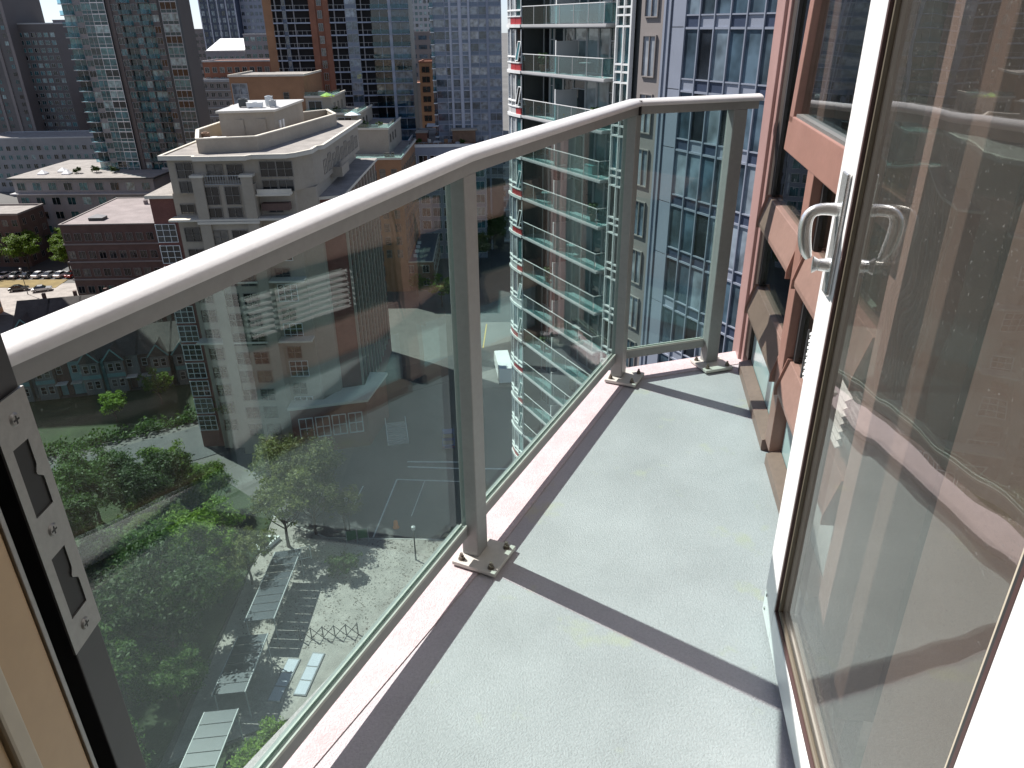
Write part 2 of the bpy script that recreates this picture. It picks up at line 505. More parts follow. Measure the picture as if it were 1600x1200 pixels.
# window wall -------------------------------------------------------------
ww = thing('window_wall', 'oxide red window wall with sloped brown transoms at the right of the balcony', 'window wall', (FA.x, FA.y, FL), FRZ)
def part(name, mb, m, bevel=0.0, parent=None):
    return obj(name, mb, m, parent or ww, bevel=bevel)
for x0, x1, y0 in ((-0.20, -0.085, -0.012), (-0.081, 0.012, -0.018), (0.016, 0.060, -0.006)):
    mb = MB(); mb.box(x0, x1, y0, 0.30, -0.24, 2.70); part('column', mb, M_colm, 0.004)
mb = MB(); mb.box(-0.19, 0.05, 0.02, 0.28, -0.238, 2.69); part('column_core', mb, M_dark)
for x0, x1 in ((0.062, 0.127),):
    mb = MB(); mb.box(x0, x1, 0.004, 0.30, 0.05, 2.68); part('reveal', mb, M_dark)
mb = MB(); mb.box(0.775, 0.855, -0.022, 0.12, 0.045, 2.70); part('mullion', mb, M_red, 0.003)
mb = MB(); mb.box(1.54, 1.81, -0.01, 0.25, -0.05, 2.70); part('pilaster', mb, M_pil, 0.004)
mb = MB(); mb.box(1.96, 2.58, -0.01, 0.25, -0.05, 2.70); part('pilaster', mb, M_pil, 0.004)
bays = ((0.130, 0.772), (0.858, 1.537))
TPROF = [(0.040, 0.0), (-0.004, 0.0), (-0.030, -0.092), (-0.030, -0.108), (0.040, -0.108)]
for x0, x1 in bays:
    for zt in (0.716, 0.372):
        mb = MB(); mb.extrude_x([(y, zt+z) for y, z in TPROF], x0, x1)
        t = part('transom', mb, M_brown, 0.002)
        mb = MB()
        for xx in (x0+0.002, x1-0.006):
            mb.extrude_x([(0.041, zt+0.006), (-0.012, zt+0.006), (-0.037, zt-0.090), (-0.037, zt-0.116), (0.041, zt-0.116)], xx, xx+0.005)
        part('end_cap', mb, M_red, 0.0, t)
    mb = MB(); mb.extrude_x([(0.015, 0.055), (-0.030, 0.040), (-0.030, 0.001), (0.015, 0.001)], x0, x1); part('sill', mb, M_brown, 0.003)
    mb = MB(); mb.box(x0+.003, x1-.003, 0.016, 0.026, 0.046, 0.262); part('spandrel_panel', mb, M_frost)
    mb = MB(); mb.box(x0+.003, x1-.003, 0.016, 0.026, 0.366, 0.608); part('pane', mb, M_wpane)
    mb = MB(); mb.box(x0+.003, x1-.003, 0.016, 0.026, 0.712, 2.66); part('pane', mb, M_wpane)
    mb = MB()
    for xx in (x0, x1-0.022):
        mb.box(xx, xx+0.022, 0.004, 0.0155, 0.718, 2.66)
        mb.box(xx, xx+0.022, 0.004, 0.0155, 0.374, 0.605)
    part('glazing_bead', mb, M_char)
mb = MB(); mb.box(0.859, 1.536, -0.012, 0.046, 0.925, 0.985); part('transom', mb, M_red, 0.003)
mb = MB(); mb.box(1.813, 1.957, 0.05, 0.06, 0.0, 2.66); part('pane', mb, M_wpane)
mb = MB(); mb.box(-0.20, 2.58, -0.02, 0.30, 2.702, 2.80); part('head', mb, M_red, 0.004)
# tilted awning sash hung from the head of the near bay
SH = 2.02
def sash_pt(z):                     # outward shift of the tilted sash at height z
    return -0.026 - (SH - z)*math.tan(R(2.0))
def sbar(x0, x1, z0, z1, t=0.045):
    mb = MB(); v = []
    for y_off in (0, -t):
        v += [(x0, sash_pt(z0)+y_off, z0), (x1, sash_pt(z0)+y_off, z0), (x1, sash_pt(z1)+y_off, z1), (x0, sash_pt(z1)+y_off, z1)]
    mb.add(v, [(0,1,2,3), (7,6,5,4), (0,4,5,1), (1,5,6,2), (2,6,7,3), (3,7,4,0)])
    return mb
S0 = part('awning_sash', sbar(0.835, 1.535, 0.985, 1.075), M_red, 0.003)
for x0, x1, z0, z1 in ((0.835, 0.885, 1.0565, SH), (1.485, 1.535, 1.0565, SH), (0.887, 1.483, SH-0.06, SH)):
    part('sash_bar', sbar(x0, x1, z0, z1), M_red, 0.003, S0)
mb = sbar(0.883, 1.487, 1.072, SH-0.055, 0.010)
M_spane = glass('sash_glass', (0.66, 0.74, 0.73), ior=2.1, dirt=0.03, wave=0.0008)
o = part('sash_pane', mb, M_spane, 0.0, S0); o.location = (0, -0.016, 0)
mb = MB(); mb.box(0.90, 1.47, sash_pt(1.08)-0.040, sash_pt(1.08)-0.012, 1.0565, 1.083); part('sash_track', mb, M_strike, 0, S0)
# what lies behind the panes: a dim room
mb = MB(); mb.box(-0.2, 2.6, 1.90, 1.95, -0.2, 2.7); part('room_wall', mb, M_int)
mb = MB(); mb.box(0.0, 2.6, 0.31, 1.899, -0.1, 0.03); part('room_floor', mb, M_carpet)
mb = MB(); mb.box(0.0, 2.6, 0.31, 1.899, 2.60, 2.70); part('room_ceiling', mb, M_int)
mb = MB(); mb.box(-0.2, 0.0, 0.31, 1.899, -0.1, 2.70); part('room_side', mb, M_int)

def blind(s0, s1, label, dep=0.35, zo=0.0):
    t = thing('slatted_vent', label, 'vent grille', tuple(fpt(s0, -dep)) + (FL+0.03+zo,), FRZ, 'white slatted grilles in the window wall')
    for k in range(7):
        mb = MB()
        z = 0.255 + k*0.0195
        mb.add([(0, -.008, z-.005), (s1-s0, -.008, z-.005), (s1-s0, .008, z+.004), (0, .008, z+.004),
                (0, -.008, z-.0075), (s1-s0, -.008, z-.0075), (s1-s0, .008, z+.0015), (0, .008, z+.0015)],
               [(0,1,2,3), (7,6,5,4), (0,4,5,1), (1,5,6,2), (2,6,7,3), (3,7,4,0)])
        obj('slat', mb, M_slat, t)
    for xx in (0.012, s1-s0-0.09):
        mb = MB(); mb.box(xx, xx+0.008, -0.0125, -0.0085, 0.245, 0.385)
        obj('upright', mb, M_char, t)
blind(1.08, 1.48, 'white slatted vent grille between the transoms of the window nearest the open door', -0.014, 0.150)
blind(0.13, 0.42, 'white slatted grille low behind the far window by the red column')

# strings of small faceted beads hanging behind the far window
for k, (s, z0, z1) in enumerate(((0.70, 0.74, 1.02), (0.655, 0.40, 0.70))):
    mb = MB(); z = z0
    while z < z1:
        h = 0.011
        mb.add([(0,0,z+h), (h*.7,0,z), (0,h*.7,z), (-h*.7,0,z), (0,-h*.7,z), (0,0,z-h)],
               [(0,1,2),(0,2,3),(0,3,4),(0,4,1),(5,2,1),(5,3,2),(5,4,3),(5,1,4)])
        z += 0.032
    mb.tube([(0,0,z0-.02), (0,0,z1+.6)], 0.001, 4)
    tag(obj('bead_string', mb, M_strike, None, tuple(fpt(s, -0.10)) + (FL,)),
        ('string of clear faceted beads above the upper transom of the far window', 'string of clear faceted beads between the two transoms of the far window')[k],
        'bead string', 'bead strings in the window')

# upper and lower storeys of our own tower
M_htg = pm('tower_glazing', (0.035, 0.05, 0.052), 0.08, spec=0.7, noise=(0.7, 0.25))
ht = thing('home_tower', 'oxide red framed glass apartment tower that carries the balcony and its window wall', 'building', (FA.x, FA.y, FL), FRZ)
mb = MB(); mb.box(-0.18, 14.0, 0.04, 9.0, 2.802, 26.0); obj('upper_glazing', mb, M_htg, ht)
mb = MB(); mb.box(2.6, 14.0, 0.09, 9.0, -56.6, 2.80); mb.box(-0.18, 2.59, 0.34, 9.0, -56.6, -0.25); obj('lower_glazing', mb, M_htg, ht)
mb = MB()
for k in range(-19, 9):
    z = -0.24 + 2.87*k
    if k in (0,): continue
    x0 = -0.2; y0 = 0.0 if k > 0 else 0.30
    mb.box(x0, 14.0, y0-.03, y0+.05, z, z+.24)
stuff(obj('floor_band', mb, M_conc, ht))
mb = MB()
for i in range(13):
    x = -0.15+i*1.15
    mb.box(x-.04, x+.04, -.02, .045, 2.85, 25.9); mb.box(x-.04, x+.04, .28, .345, -56.5, -.26)
stuff(obj('mullion', mb, M_red, ht))

# doorway -------------------------------------------------------------
df = thing('door_frame', 'charcoal door frame with steel strike plate and tan trim at the left edge', 'door frame', (-0.40, 0.50, FL))
DO = (0.40, -0.50, 0)
JX = -0.400
mb = MB(); mb.box(JX-0.06, JX-0.0015, 0.504, 0.5445, 0.02, 2.16); jamb = obj('jamb', mb, M_char, df, DO, bevel=0.0015)
mb = MB(); mb.box(JX-0.06, JX-0.022, 0.476, 0.5035, 0.02, 2.16); obj('weather_seal', mb, M_black, df, DO)
mb = MB(); mb.box(JX-0.06, JX+0.004, 0.470, 0.4755, 0.02, 2.16); obj('seal_lip', mb, M_strike, df, DO, bevel=0.001)
mb = MB(); mb.box(JX-0.06, JX+0.002, 0.420, 0.4695, 0.02, 2.20); obj('trim', mb, M_tan, df, DO, bevel=0.002)
mb = MB(); mb.box(JX-0.06, JX+0.006, 0.400, 0.4195, 0.02, 2.20); obj('trim', mb, M_beige, df, DO, bevel=0.003)
mb = MB(); mb.box(JX-0.06, JX+0.000, 0.301, 0.3995, 0.02, 2.20); obj('trim', mb, M_tan, df, DO, bevel=0.002)
mb = MB(); mb.box(0.47, 0.53, 0.42, 0.545, 0.02, 2.16); obj('jamb', mb, M_char, df, DO, bevel=0.0015)
mb = MB(); mb.box(JX-0.06, 0.53, 0.42, 0.545, 2.162, 2.22); obj('head', mb, M_char, df, DO, bevel=0.0015)
mb = MB(); mb.box(JX-0.06, 0.53, 0.36, 0.56, 0.0005, 0.018); obj('threshold', mb, M_strike, df, DO, bevel=0.003)
# strike plate with two shaped holes: bars and tongues round the openings
def plate_face():
    """plate outline with two keeper holes, built as a grid of small faces in the (y, z) plane"""
    bm = bmesh.new()
    ys = [0.5005, 0.5075, 0.5135, 0.5265, 0.5305, 0.5355, 0.5440]
    holes = []
    def hole(zb, zt):
        h = zt - zb
        prof = []
        for i in range(25):
            f = i/24
            if f < 0.40: w = 0.0
            elif f < 0.52: w = (1-math.cos((f-0.40)/0.12*PI))/2
            elif f < 0.64: w = 1.0 - 0.45*(1-math.cos((f-0.52)/0.12*PI))/2
            else: w = 0.55
            prof.append((zb + h*f, 0.5335 - 0.0075*w))
        return prof
    h1 = hole(0.9330, 0.9985); h2 = hole(0.8230, 0.8900)
    mb = MB()
    X1, X0 = 0.0, -0.0022
    def quad(y0, z0, y1, z1):
        mb.box(X0, X1, y0, y1, z0, z1)
    Y0, Y1, HL = 0.4985, 0.5440, 0.5090
    quad(Y0, 0.7900, Y1, h2[0][0]); quad(Y0, h2[-1][0], Y1, h1[0][0]); quad(Y0, h1[-1][0], Y1, 1.0400)
    for hp in (h2, h1):
        quad(Y0, hp[0][0], HL, hp[-1][0])
        for (za, ya), (zb, yb) in zip(hp, hp[1:]):
            v = []
            for X in (X0, X1):
                v += [(X, ya, za), (X, Y1, za), (X, Y1, zb), (X, yb, zb)]
            mb.add(v, [(0,1,2,3), (7,6,5,4), (0,4,5,1), (1,5,6,2), (2,6,7,3), (3,7,4,0)])
    # dark keeper pockets behind the holes
    for hp in (h2, h1):
        mb.box(-0.0210, -0.0200, HL-.002, 0.538, hp[0][0], hp[-1][0], 1)
        mb.box(-0.0200, -0.0023, HL-.002, HL-.0005, hp[0][0], hp[-1][0], 1)
    return mb
# the jamb is cut away behind the plate: plate stands 2 mm proud, pockets show black
sp = obj('strike_plate', plate_face(), [M_strike, M_black], df, (DO[0]+JX+0.0025, DO[1], 0))
mb = MB()
for za, zb in ((0.9335, 0.998), (0.8235, 0.8895)):
    mb.box(-0.0012, 0.0001, 0.5095, 0.5335, za, zb)
obj('keeper_pocket', mb, M_black, sp, (-0.0015, 0, 0))
for z in (1.020, 0.912, 0.806):
    mb = MB()
    mb.tube([(0.0, 0.522, z), (0.0016, 0.522, z)], [0.0062, 0.0046], 14)
    mb.box(0.0014, 0.0018, 0.5184, 0.5256, z-.0008, z+.0008, 1)
    mb.box(0.0014, 0.00181, 0.5212, 0.5228, z-.0036, z+.0036, 1)
    obj('screw', mb, [M_strike, M_black], sp)

# the wall round the doorway and the room the camera stands in
mb = MB()
mb.box(-0.86, -0.462, 0.30, 0.54, -0.24, 2.80); mb.box(-0.461, 0.531, 0.30, 0.54, 2.222, 2.80); mb.box(0.531, 0.56, 0.30, 0.44, -0.24, 2.80)
o = obj('end_wall', mb, M_brown, None, (0, 0, FL)); struct(o)
mb = MB(); mb.box(-2.6, 0.75, -4.0, 0.299, -0.24, 0.0); struct(obj('room_floor', mb, M_carpet, None, (0, 0, FL)))
mb = MB(); mb.box(-2.6, 1.2, -4.0, 0.299, 2.45, 2.80); struct(obj('room_ceiling', mb, M_int, None, (0, 0, FL)))
mb = MB(); mb.box(-2.7, -2.601, -4.0, 0.54, -0.24, 2.80); mb.box(-2.6, 1.2, -4.1, -4.001, -0.24, 2.80); mb.box(-2.6, -0.861, 0.30, 0.54, -0.24, 2.80)
mb.box(0.90, 1.0, -4.0, 0.20, -0.24, 2.449)
struct(obj('room_wall', mb, M_int, None, (0, 0, FL)))

# glass door, swung open against the window wall --------------------------
door = thing('glass_door', 'white framed glass door with nickel handle folded open along the red window wall', 'door', tuple(fpt(2.575, 0.118)) + (FL,), FRZ)
DOF = (-2.575, 0.118, 0)
Y0, Y1 = -0.141, -0.095
def dpart(name, mb, m, bevel=0.0, parent=None):
    return obj(name, mb, m, parent or door, DOF if parent is None else (0,0,0), bevel=bevel)
S0d, S1d, S2d, S3d = 1.572, 1.672, 2.425, 2.565
mb = MB(); mb.box(S0d, S1d, Y0, Y1, 0.022, 2.12); lock_stile = dpart('lock_stile', mb, M_white, 0.003)
mb = MB(); mb.box(S2d, S3d, Y0, Y1, 0.022, 2.12); dpart('hinge_stile', mb, M_white, 0.003)
mb = MB(); mb.box(S1d+.0005, S2d-.0005, Y0, Y1, 0.022, 0.108); dpart('bottom_rail', mb, M_white, 0.003)
mb = MB(); mb.box(S1d+.0005, S2d-.0005, Y0, Y1, 2.02, 2.12); dpart('top_rail', mb, M_white, 0.003)
mb = MB(); mb.box(S1d-.004, S2d+.004, -0.124, -0.112, 0.104, 2.024); dpart('pane', mb, M_dpane)
def ring(x0, x1, z0, z1, w, ya, yb):
    mb = MB()
    mb.box(x0, x0+w, ya, yb, z0, z1); mb.box(x1-w, x1, ya, yb, z0, z1)
    mb.box(x0+w, x1-w, ya, yb, z0, z0+w); mb.box(x0+w, x1-w, ya, yb, z1-w, z1)
    return mb
dpart('edge_seal', ring(S1d+.0008, S2d-.0008, 0.1085, 2.0195, 0.006, Y0+.001, Y0+.018), M_maroon)
dpart('glazing_bead', ring(S1d+.007, S2d-.007, 0.1148, 2.0132, 0.007, -0.134, -0.1245), M_gask, 0.003)
mb = MB(); mb.box(S2d-.030, S2d-.024, -0.131, -0.1245, 0.131, 2.0); dpart('seal_line', mb, M_beige, 0.002)
for zz in (0.045, 0.085):
    mb = MB(); mb.tube([(S0d+.022, Y0-.0005, zz), (S0d+.022, Y0-.0022, zz)], [0.0042, 0.0030], 10); dpart('screw', mb, M_strike)
# handle: long back plate, drawn pull and thumb turn
mb = MB(); mb.box(1.622, 1.658, Y0-.009, Y0-.0005, 0.845, 1.065); bp = dpart('back_plate', mb, M_chrome, 0.003)
bp2 = bp
HX = 1.638
path = [(HX, Y0-.009, 0.999), (HX, Y0-.028, 1.001), (HX, Y0-.046, 0.999), (HX, Y0-.056, 0.991), (HX, Y0-.060, 0.977), (HX, Y0-.059, 0.957), (HX, Y0-.056, 0.938), (HX, Y0-.051, 0.922), (HX, Y0-.045, 0.911)]
rad = [0.0125, 0.0112, 0.0112, 0.0118, 0.0125, 0.0125, 0.0122, 0.0112, 0.0065]
mb = MB(); mb.tube(path, rad, 12, flat=0.75); h = dpart('handle', mb, M_chrome)
sub = h.modifiers.new('smooth', 'SUBSURF'); sub.levels = 1; sub.render_levels = 1
mb = MB(); mb.tube([(HX, Y0-.009, 0.899), (HX, Y0-.026, 0.899)], [0.013, 0.011], 14)
mb.tube([(HX, Y0-.026, 0.899), (HX, Y0-.036, 0.899)], [0.010, 0.016], 14, flat=0.45)
dpart('thumb_turn', mb, M_chrome)
mb = MB(); mb.tube([(HX, Y1+.009, 0.999), (HX, Y1+.036, 0.999), (HX, Y1+.048, 0.988), (HX, Y1+.050, 0.965), (HX, Y1+.045, 0.905)], 0.0105, 10)
dpart('handle', mb, M_chrome)

# ================================================================== CITY
M_ground = pm('city_ground', (0.115, 0.112, 0.105), 0.9, noise=(0.02, 0.25), noise2=(0.6, 0.12), world=True)
M_asph = pm('asphalt', (0.075, 0.078, 0.08), 0.85, noise=(0.12, 0.22), noise2=(2.5, 0.12), bump=(20, 0.2), world=True)
M_asph2 = pm('pale_asphalt', (0.17, 0.168, 0.16), 0.85, noise=(0.15, 0.18), noise2=(3, 0.1), world=True)
M_pave = pm('paving', (0.30, 0.275, 0.25), 0.85, noise=(0.5, 0.22), noise2=(5, 0.15), world=True)
M_lawn = pm('lawn', (0.030, 0.048, 0.018), 0.95, noise=(0.25, 0.3), noise2=(5, 0.3), bump=(12, 0.4), world=True)  # green darkened so that lawn still in the sun looks deeply shaded
M_line = pm('road_paint', (0.72, 0.72, 0.70), 0.7, noise=(2, 0.15), world=True)
M_yel = pm('yellow_paint', (0.55, 0.40, 0.10), 0.7, noise=(2, 0.15), world=True)
M_kerb = pm('kerb_stone', (0.36, 0.35, 0.33), 0.85, noise=(1, 0.1), world=True)
M_stucco = pm('cream_stucco', (0.36, 0.315, 0.255), 0.85, noise=(0.25, 0.10), noise2=(3, 0.05), bump=(8, 0.1), world=True)
M_cap = pm('cream_coping', (0.60, 0.56, 0.48), 0.8, noise=(0.5, 0.08), world=True)
M_roofg = pm('gravel_roof', (0.27, 0.25, 0.23), 0.95, noise=(0.5, 0.2), noise2=(6, 0.2), world=True)
M_roofp = pm('mauve_roof', (0.25, 0.215, 0.21), 0.9, noise=(0.3, 0.18), noise2=(3, 0.12), world=True)
M_brick = pm('red_brick', (0.185, 0.075, 0.06), 0.85, noise=(0.6, 0.15), noise2=(8, 0.15), world=True)
M_brickd = pm('dark_brick', (0.115, 0.072, 0.06), 0.85, noise=(0.6, 0.15), noise2=(8, 0.15), world=True)
M_orange = pm('orange_brick', (0.30, 0.165, 0.09), 0.85, noise=(0.4, 0.12), noise2=(6, 0.1), world=True)
M_rust = pm('rust_brick', (0.24, 0.105, 0.065), 0.85, noise=(0.4, 0.15), world=True)
M_grey = pm('grey_concrete', (0.26, 0.26, 0.265), 0.85, noise=(0.2, 0.12), world=True)
M_gryw = pm('pale_concrete', (0.42, 0.42, 0.42), 0.8, noise=(0.2, 0.1), world=True)
M_mauve = pm('mauve_precast', (0.225, 0.20, 0.19), 0.8, noise=(0.1, 0.08), world=True)
M_silver = pm('silver_panel', (0.44, 0.46, 0.52), 0.45, noise=(0.2, 0.06), world=True)
M_blueg = pm('blue_grey_panel', (0.25, 0.275, 0.335), 0.4, spec=0.5, noise=(0.4, 0.07), world=True)
M_navy = pm('navy_panel', (0.045, 0.06, 0.10), 0.3, noise=(0.4, 0.1), world=True)
M_towred = pm('red_panel', (0.36, 0.03, 0.035), 0.4)
M_wmet = pm('white_metal', (0.74, 0.75, 0.74), 0.4, noise=(0.5, 0.05), world=True)
M_gmet = pm('grey_metal', (0.40, 0.41, 0.41), 0.45, noise=(0.5, 0.08), world=True)
M_dmet = pm('dark_metal', (0.045, 0.05, 0.05), 0.5)
M_teal = pm('teal_paint', (0.16, 0.33, 0.33), 0.6, noise=(0.6, 0.15), world=True)
M_shing = pm('dark_shingle', (0.062, 0.056, 0.052), 0.9, noise=(0.7, 0.25), noise2=(9, 0.2), bump=(6, 0.3), world=True)
M_siding = pm('grey_siding', (0.20, 0.21, 0.20), 0.8, noise=(0.7, 0.12), world=True)
M_bluerf = pm('blue_roof', (0.085, 0.115, 0.165), 0.55, noise=(0.5, 0.15), world=True)
M_timber = pm('weathered_timber', (0.20, 0.12, 0.075), 0.8, noise=(1.2, 0.2), world=True)
M_wbright = pm('white_roofing', (0.80, 0.80, 0.80), 0.6)
M_pipe = pm('galvanised', (0.55, 0.57, 0.58), 0.35, metal=0.5)
M_soil = pm('soil', (0.09, 0.065, 0.045), 0.95, noise=(3, 0.3), world=True)
M_spT = pm('teal_spandrel', (0.045, 0.10, 0.105), 0.25, spec=0.6, rnd=0.3); M_spB = pm('blue_spandrel', (0.15, 0.19, 0.25), 0.3, spec=0.6, rnd=0.15)
M_twr = pm('taupe_precast', (0.135, 0.125, 0.12), 0.8, noise=(0.1, 0.08), world=True); M_slb = pm('blue_slab', (0.30, 0.35, 0.44), 0.6, noise=(0.3, 0.1), world=True)
M_violet = pm('violet_precast', (0.19, 0.175, 0.215), 0.8, noise=(0.1, 0.08), world=True)
M_void = pm('open_floor_gloom', (0.012, 0.012, 0.013), 0.9)
G_teal = winglass('teal_windows', [(0.008,0.018,0.020), (0.018,0.055,0.06), (0.03,0.10,0.11), (0.07,0.19,0.195), (0.006,0.010,0.012), (0.035,0.095,0.10), (0.24,0.34,0.34), (0.05,0.14,0.16)])
G_dark = winglass('dark_windows', [(0.010,0.011,0.013), (0.018,0.020,0.022), (0.006,0.007,0.008), (0.03,0.034,0.036), (0.10,0.095,0.085)])
G_blue = winglass('blue_windows', [(0.05,0.075,0.10), (0.08,0.12,0.155), (0.055,0.08,0.10), (0.15,0.195,0.235), (0.018,0.023,0.03), (0.065,0.105,0.14), (0.21,0.25,0.29)])
G_pale = winglass('curtained_windows', [(0.17,0.20,0.235), (0.25,0.27,0.295), (0.12,0.155,0.195), (0.30,0.315,0.325), (0.05,0.07,0.09), (0.20,0.225,0.25)])
G_twr = winglass('tower_doors', [(0.03,0.055,0.06), (0.06,0.10,0.105), (0.02,0.03,0.034), (0.13,0.165,0.17), (0.045,0.075,0.085), (0.20,0.22,0.22)])
G_guard = glass('guard_glass', (0.66, 0.86, 0.87), ior=1.8, film=0.05)
G_guardb = glass('guard_glass_blue', (0.55, 0.74, 0.80))

def gp(poly, z, name, m, thick=0.0):
    """a flat sheet of ground, road or paving"""
    mb = MB(); mb.prism(poly, z-0.3 if not thick else z-thick, z)
    return struct(obj(name, mb, m))

mb = MB(); mb.add([(-4000,-600,0),(4000,-600,0),(4000,6000,0),(-4000,6000,0)], [(0,1,2,3)])
struct(obj('ground', mb, M_ground))

# ------------------------------------------------------------------ windows as repeatable parts
def win_mesh(name, w, h, nx, nz, fr, mf, mg, dep=0.12, t=0.06):
    """window: dark pane set back in a frame with glazing bars; local x across, z up, -y outwards"""
    mb = MB()
    mb.box(0, w, dep*0.55, dep*0.6, 0, h, 1)
    mb.box(0, t, -0.02, dep*0.5, 0, h); mb.box(w-t, w, -0.02, dep*0.5, 0, h)
    mb.box(t, w-t, -0.02, dep*0.5, 0, t); mb.box(t, w-t, -0.02, dep*0.5, h-t, h)
    for i in range(1, nx):
        x = w*i/nx; mb.box(x-t*.4, x+t*.4, -0.01, dep*0.48, t, h-t)
    for j in range(1, nz):
        z = h*(j/nz if not isinstance(nz, float) else nz); mb.box(t, w-t, -0.008, dep*0.46, z-t*.4, z+t*.4)
    return mb.mesh(name, [mf, mg])

def put(name, me, parent, x, y, z, rz=0.0):
    return link(name, me, parent, (x, y, z), rz)

def strip_window(name, w, h, mf, mg, mull, t=0.05):
    """a storey-high strip of glazing"""
    mb = MB(); mb.box(0, w, 0.04, 0.07, 0, h, 1)
    for i in range(mull+1):
        x = min(max(w*i/mull, t/2), w-t/2); mb.box(x-t/2, x+t/2, -0.02, 0.038, 0, h)
    return mb.mesh(name, [mf, mg])

# ------------------------------------------------------------------ right-hand tower with balconies
RT = thing('condo_tower', 'curved glass condominium tower with white edged balconies and red spandrel panels', 'building', (0.95, 55.3, 0), math.atan2(-0.894, 0.447))
FH = 2.87
LV = [57.98 - FH*k for k in range(-2, 20)]          # tops of the balcony slabs
LV = [z for z in LV if z > 1.0]
# body
mb = MB()
mb.prism([(-3.4, 1.2), (-2.6, 0.35), (0.0, 0.12), (0.0, 1.75), (10.9, 1.75), (10.9, 0.35), (12.3, 0.35), (12.3, 0.42), (40.0, 0.42), (40.0, 22), (-1.0, 22), (-4.0, 12)], 0, 66)
obj('core', mb, M_dmet, RT)
# curved glazed end: columns round the bend
arc = [(-3.95, 6.5), (-3.75, 3.6), (-3.42, 1.15), (-2.62, 0.25), (-1.72, 0.02), (-0.86, -0.05), (0.0, -0.06)]
col_me = {}
red_at = {0: (4, 5), 1: (4, 5), 2: (5,), 3: (4,), 4: (4, 5), 5: (4, 5), 6: (5,), 7: (), 8: (3, 4), 9: (4, 5), 10: (5,), 11: (), 12: (3, 4)}
for li, zt in enumerate(LV):
    k = li - 2
    for ci in range(len(arc)-1):
        a = Vector(arc[ci]); b = Vector(arc[ci+1]); w = (b-a).length; ang = math.atan2(b.y-a.y, b.x-a.x)
        key = ('g', ci)
        if key not in col_me:
            mb = MB(); mb.box(0, w, 0.05, 0.08, 0, FH-0.30-0.52, 1)
            for x in (0.0, w-0.045): mb.box(x, x+0.045, -0.02, 0.048, 0, FH-0.82)
            mb.box(0.045, w-0.045, -0.02, 0.045, 0.34, 0.39)
            col_me[key] = mb.mesh('glazing', [M_wmet, G_pale if ci in (2, 3, 4) else G_teal])
            mb = MB(); mb.box(0.02, w-0.02, -0.012, 0.06, 0, 0.44); col_me[('p', ci)] = mb.mesh('spandrel', [M_gryw])
            mb = MB(); mb.box(0.02, w-0.02, -0.012, 0.06, 0, 0.44); col_me[('r', ci)] = mb.mesh('spandrel', [M_towred])
            mb = MB(); mb.box(0, w, -0.10, 0.05, -0.20, 0.0); col_me[('b', ci)] = mb.mesh('slab_edge', [M_wmet])
            mb = MB(); mb.box(0, w, -0.06, 0.05, 0.445, 0.52); col_me[('t', ci)] = mb.mesh('transom', [M_wmet])
            mb = MB(); mb.box(0, w, -0.05, 0.05, 0.0, 0.06); col_me[('u', ci)] = mb.mesh('transom', [M_wmet])
        put('slab_edge', col_me[('b', ci)], RT, a.x, a.y, zt, ang)
        put('transom', col_me[('t', ci)], RT, a.x, a.y, zt, ang); put('transom', col_me[('u', ci)], RT, a.x, a.y, zt+.80, ang)
        red = ci in red_at.get(k % 13 if k >= 0 else 11, ())
        put('spandrel', col_me[('r' if red else 'p', ci)], RT, a.x, a.y, zt, ang)
        if k >= -1: put('glazing', col_me[('g', ci)], RT, a.x, a.y, zt+0.52, ang)
# open hopper windows on the end
mb = MB()
for x in (0, 0.40): mb.box(x, x+0.05, 0, 0.04, 0, 1.25)
mb.box(0.05, 0.40, 0, 0.04, 0, 0.05); mb.box(0.05, 0.40, 0, 0.04, 1.2, 1.25); mb.box(0.05, 0.40, 0.015, 0.025, 0.05, 1.2, 1)
hop = mb.mesh('open_window', [M_wmet, G_teal])
for k, zt in enumerate(LV[3:14]):
    if k % 3 == 2: continue
    o = put('open_window', hop, RT, -0.50, -0.32, zt+0.62, 0); o.rotation_euler = (R(-12), 0, 0)
# balconies
BX0, BX1 = 0.02, 10.35
mb = MB(); mb.box(BX0, BX1, -0.08, 1.72, -0.05, 0.0); mb.box(BX0, BX1, -0.11, 1.72, -0.165, -0.0505); mb.box(BX0+.05, BX1-.2, -0.02, 1.70, -0.23, -0.1655)
slab_me = mb.mesh('balcony_slab', [M_gryw])
mb = MB()
mb.box(BX0, BX1-0.25, -0.035, 0.005, 1.04, 1.085); mb.box(BX1-0.29, BX1-0.25, 0.006, 1.6, 1.04, 1.085)
rail_me = mb.mesh('balcony_rail', [M_wmet])
mb = MB(); mb.box(0, 1.62, -0.018, -0.008, 0.03, 1.03); guard_me = mb.mesh('guard_panel', [G_guard])
mb = MB(); mb.box(-0.02, 0.02, -0.03, 0.0, 0.0, 1.04); gpost_me = mb.mesh('guard_post', [M_gmet])
mb = MB(); mb.box(0, 1.5, -0.018, -0.008, 0.03, 1.03); guard_end = mb.mesh('guard_panel', [G_guard])
glz = {}
widths = [0.9, 0.5, 1.25, 1.25, 1.5, 1.3, 1.25, 1.25, 1.15]
for i, w in enumerate(widths):
    mb = MB(); mb.box(0, w, 0.04, 0.07, 0, FH-0.28, 1)
    for x in (0, w-0.06): mb.box(x, x+0.06, -0.02, 0.038, 0, FH-0.28)
    mb.box(0.06, w-0.06, -0.015, 0.035, 0.0, 0.09)
    if i % 3 == 1: mb.box(0.06, w-0.06, -0.015, 0.035, 1.9, 1.95)
    glz[i] = mb.mesh('sliding_door', [M_gmet, G_dark if i == 0 else G_twr])
mb = MB(); mb.box(0, 0.05, -1.66, -0.05, 0.02, 1.9); mb.box(-0.03, 0.08, -1.70, -1.66, 0, 1.95, 1); div_me = mb.mesh('privacy_screen', [M_gryw, M_wmet])
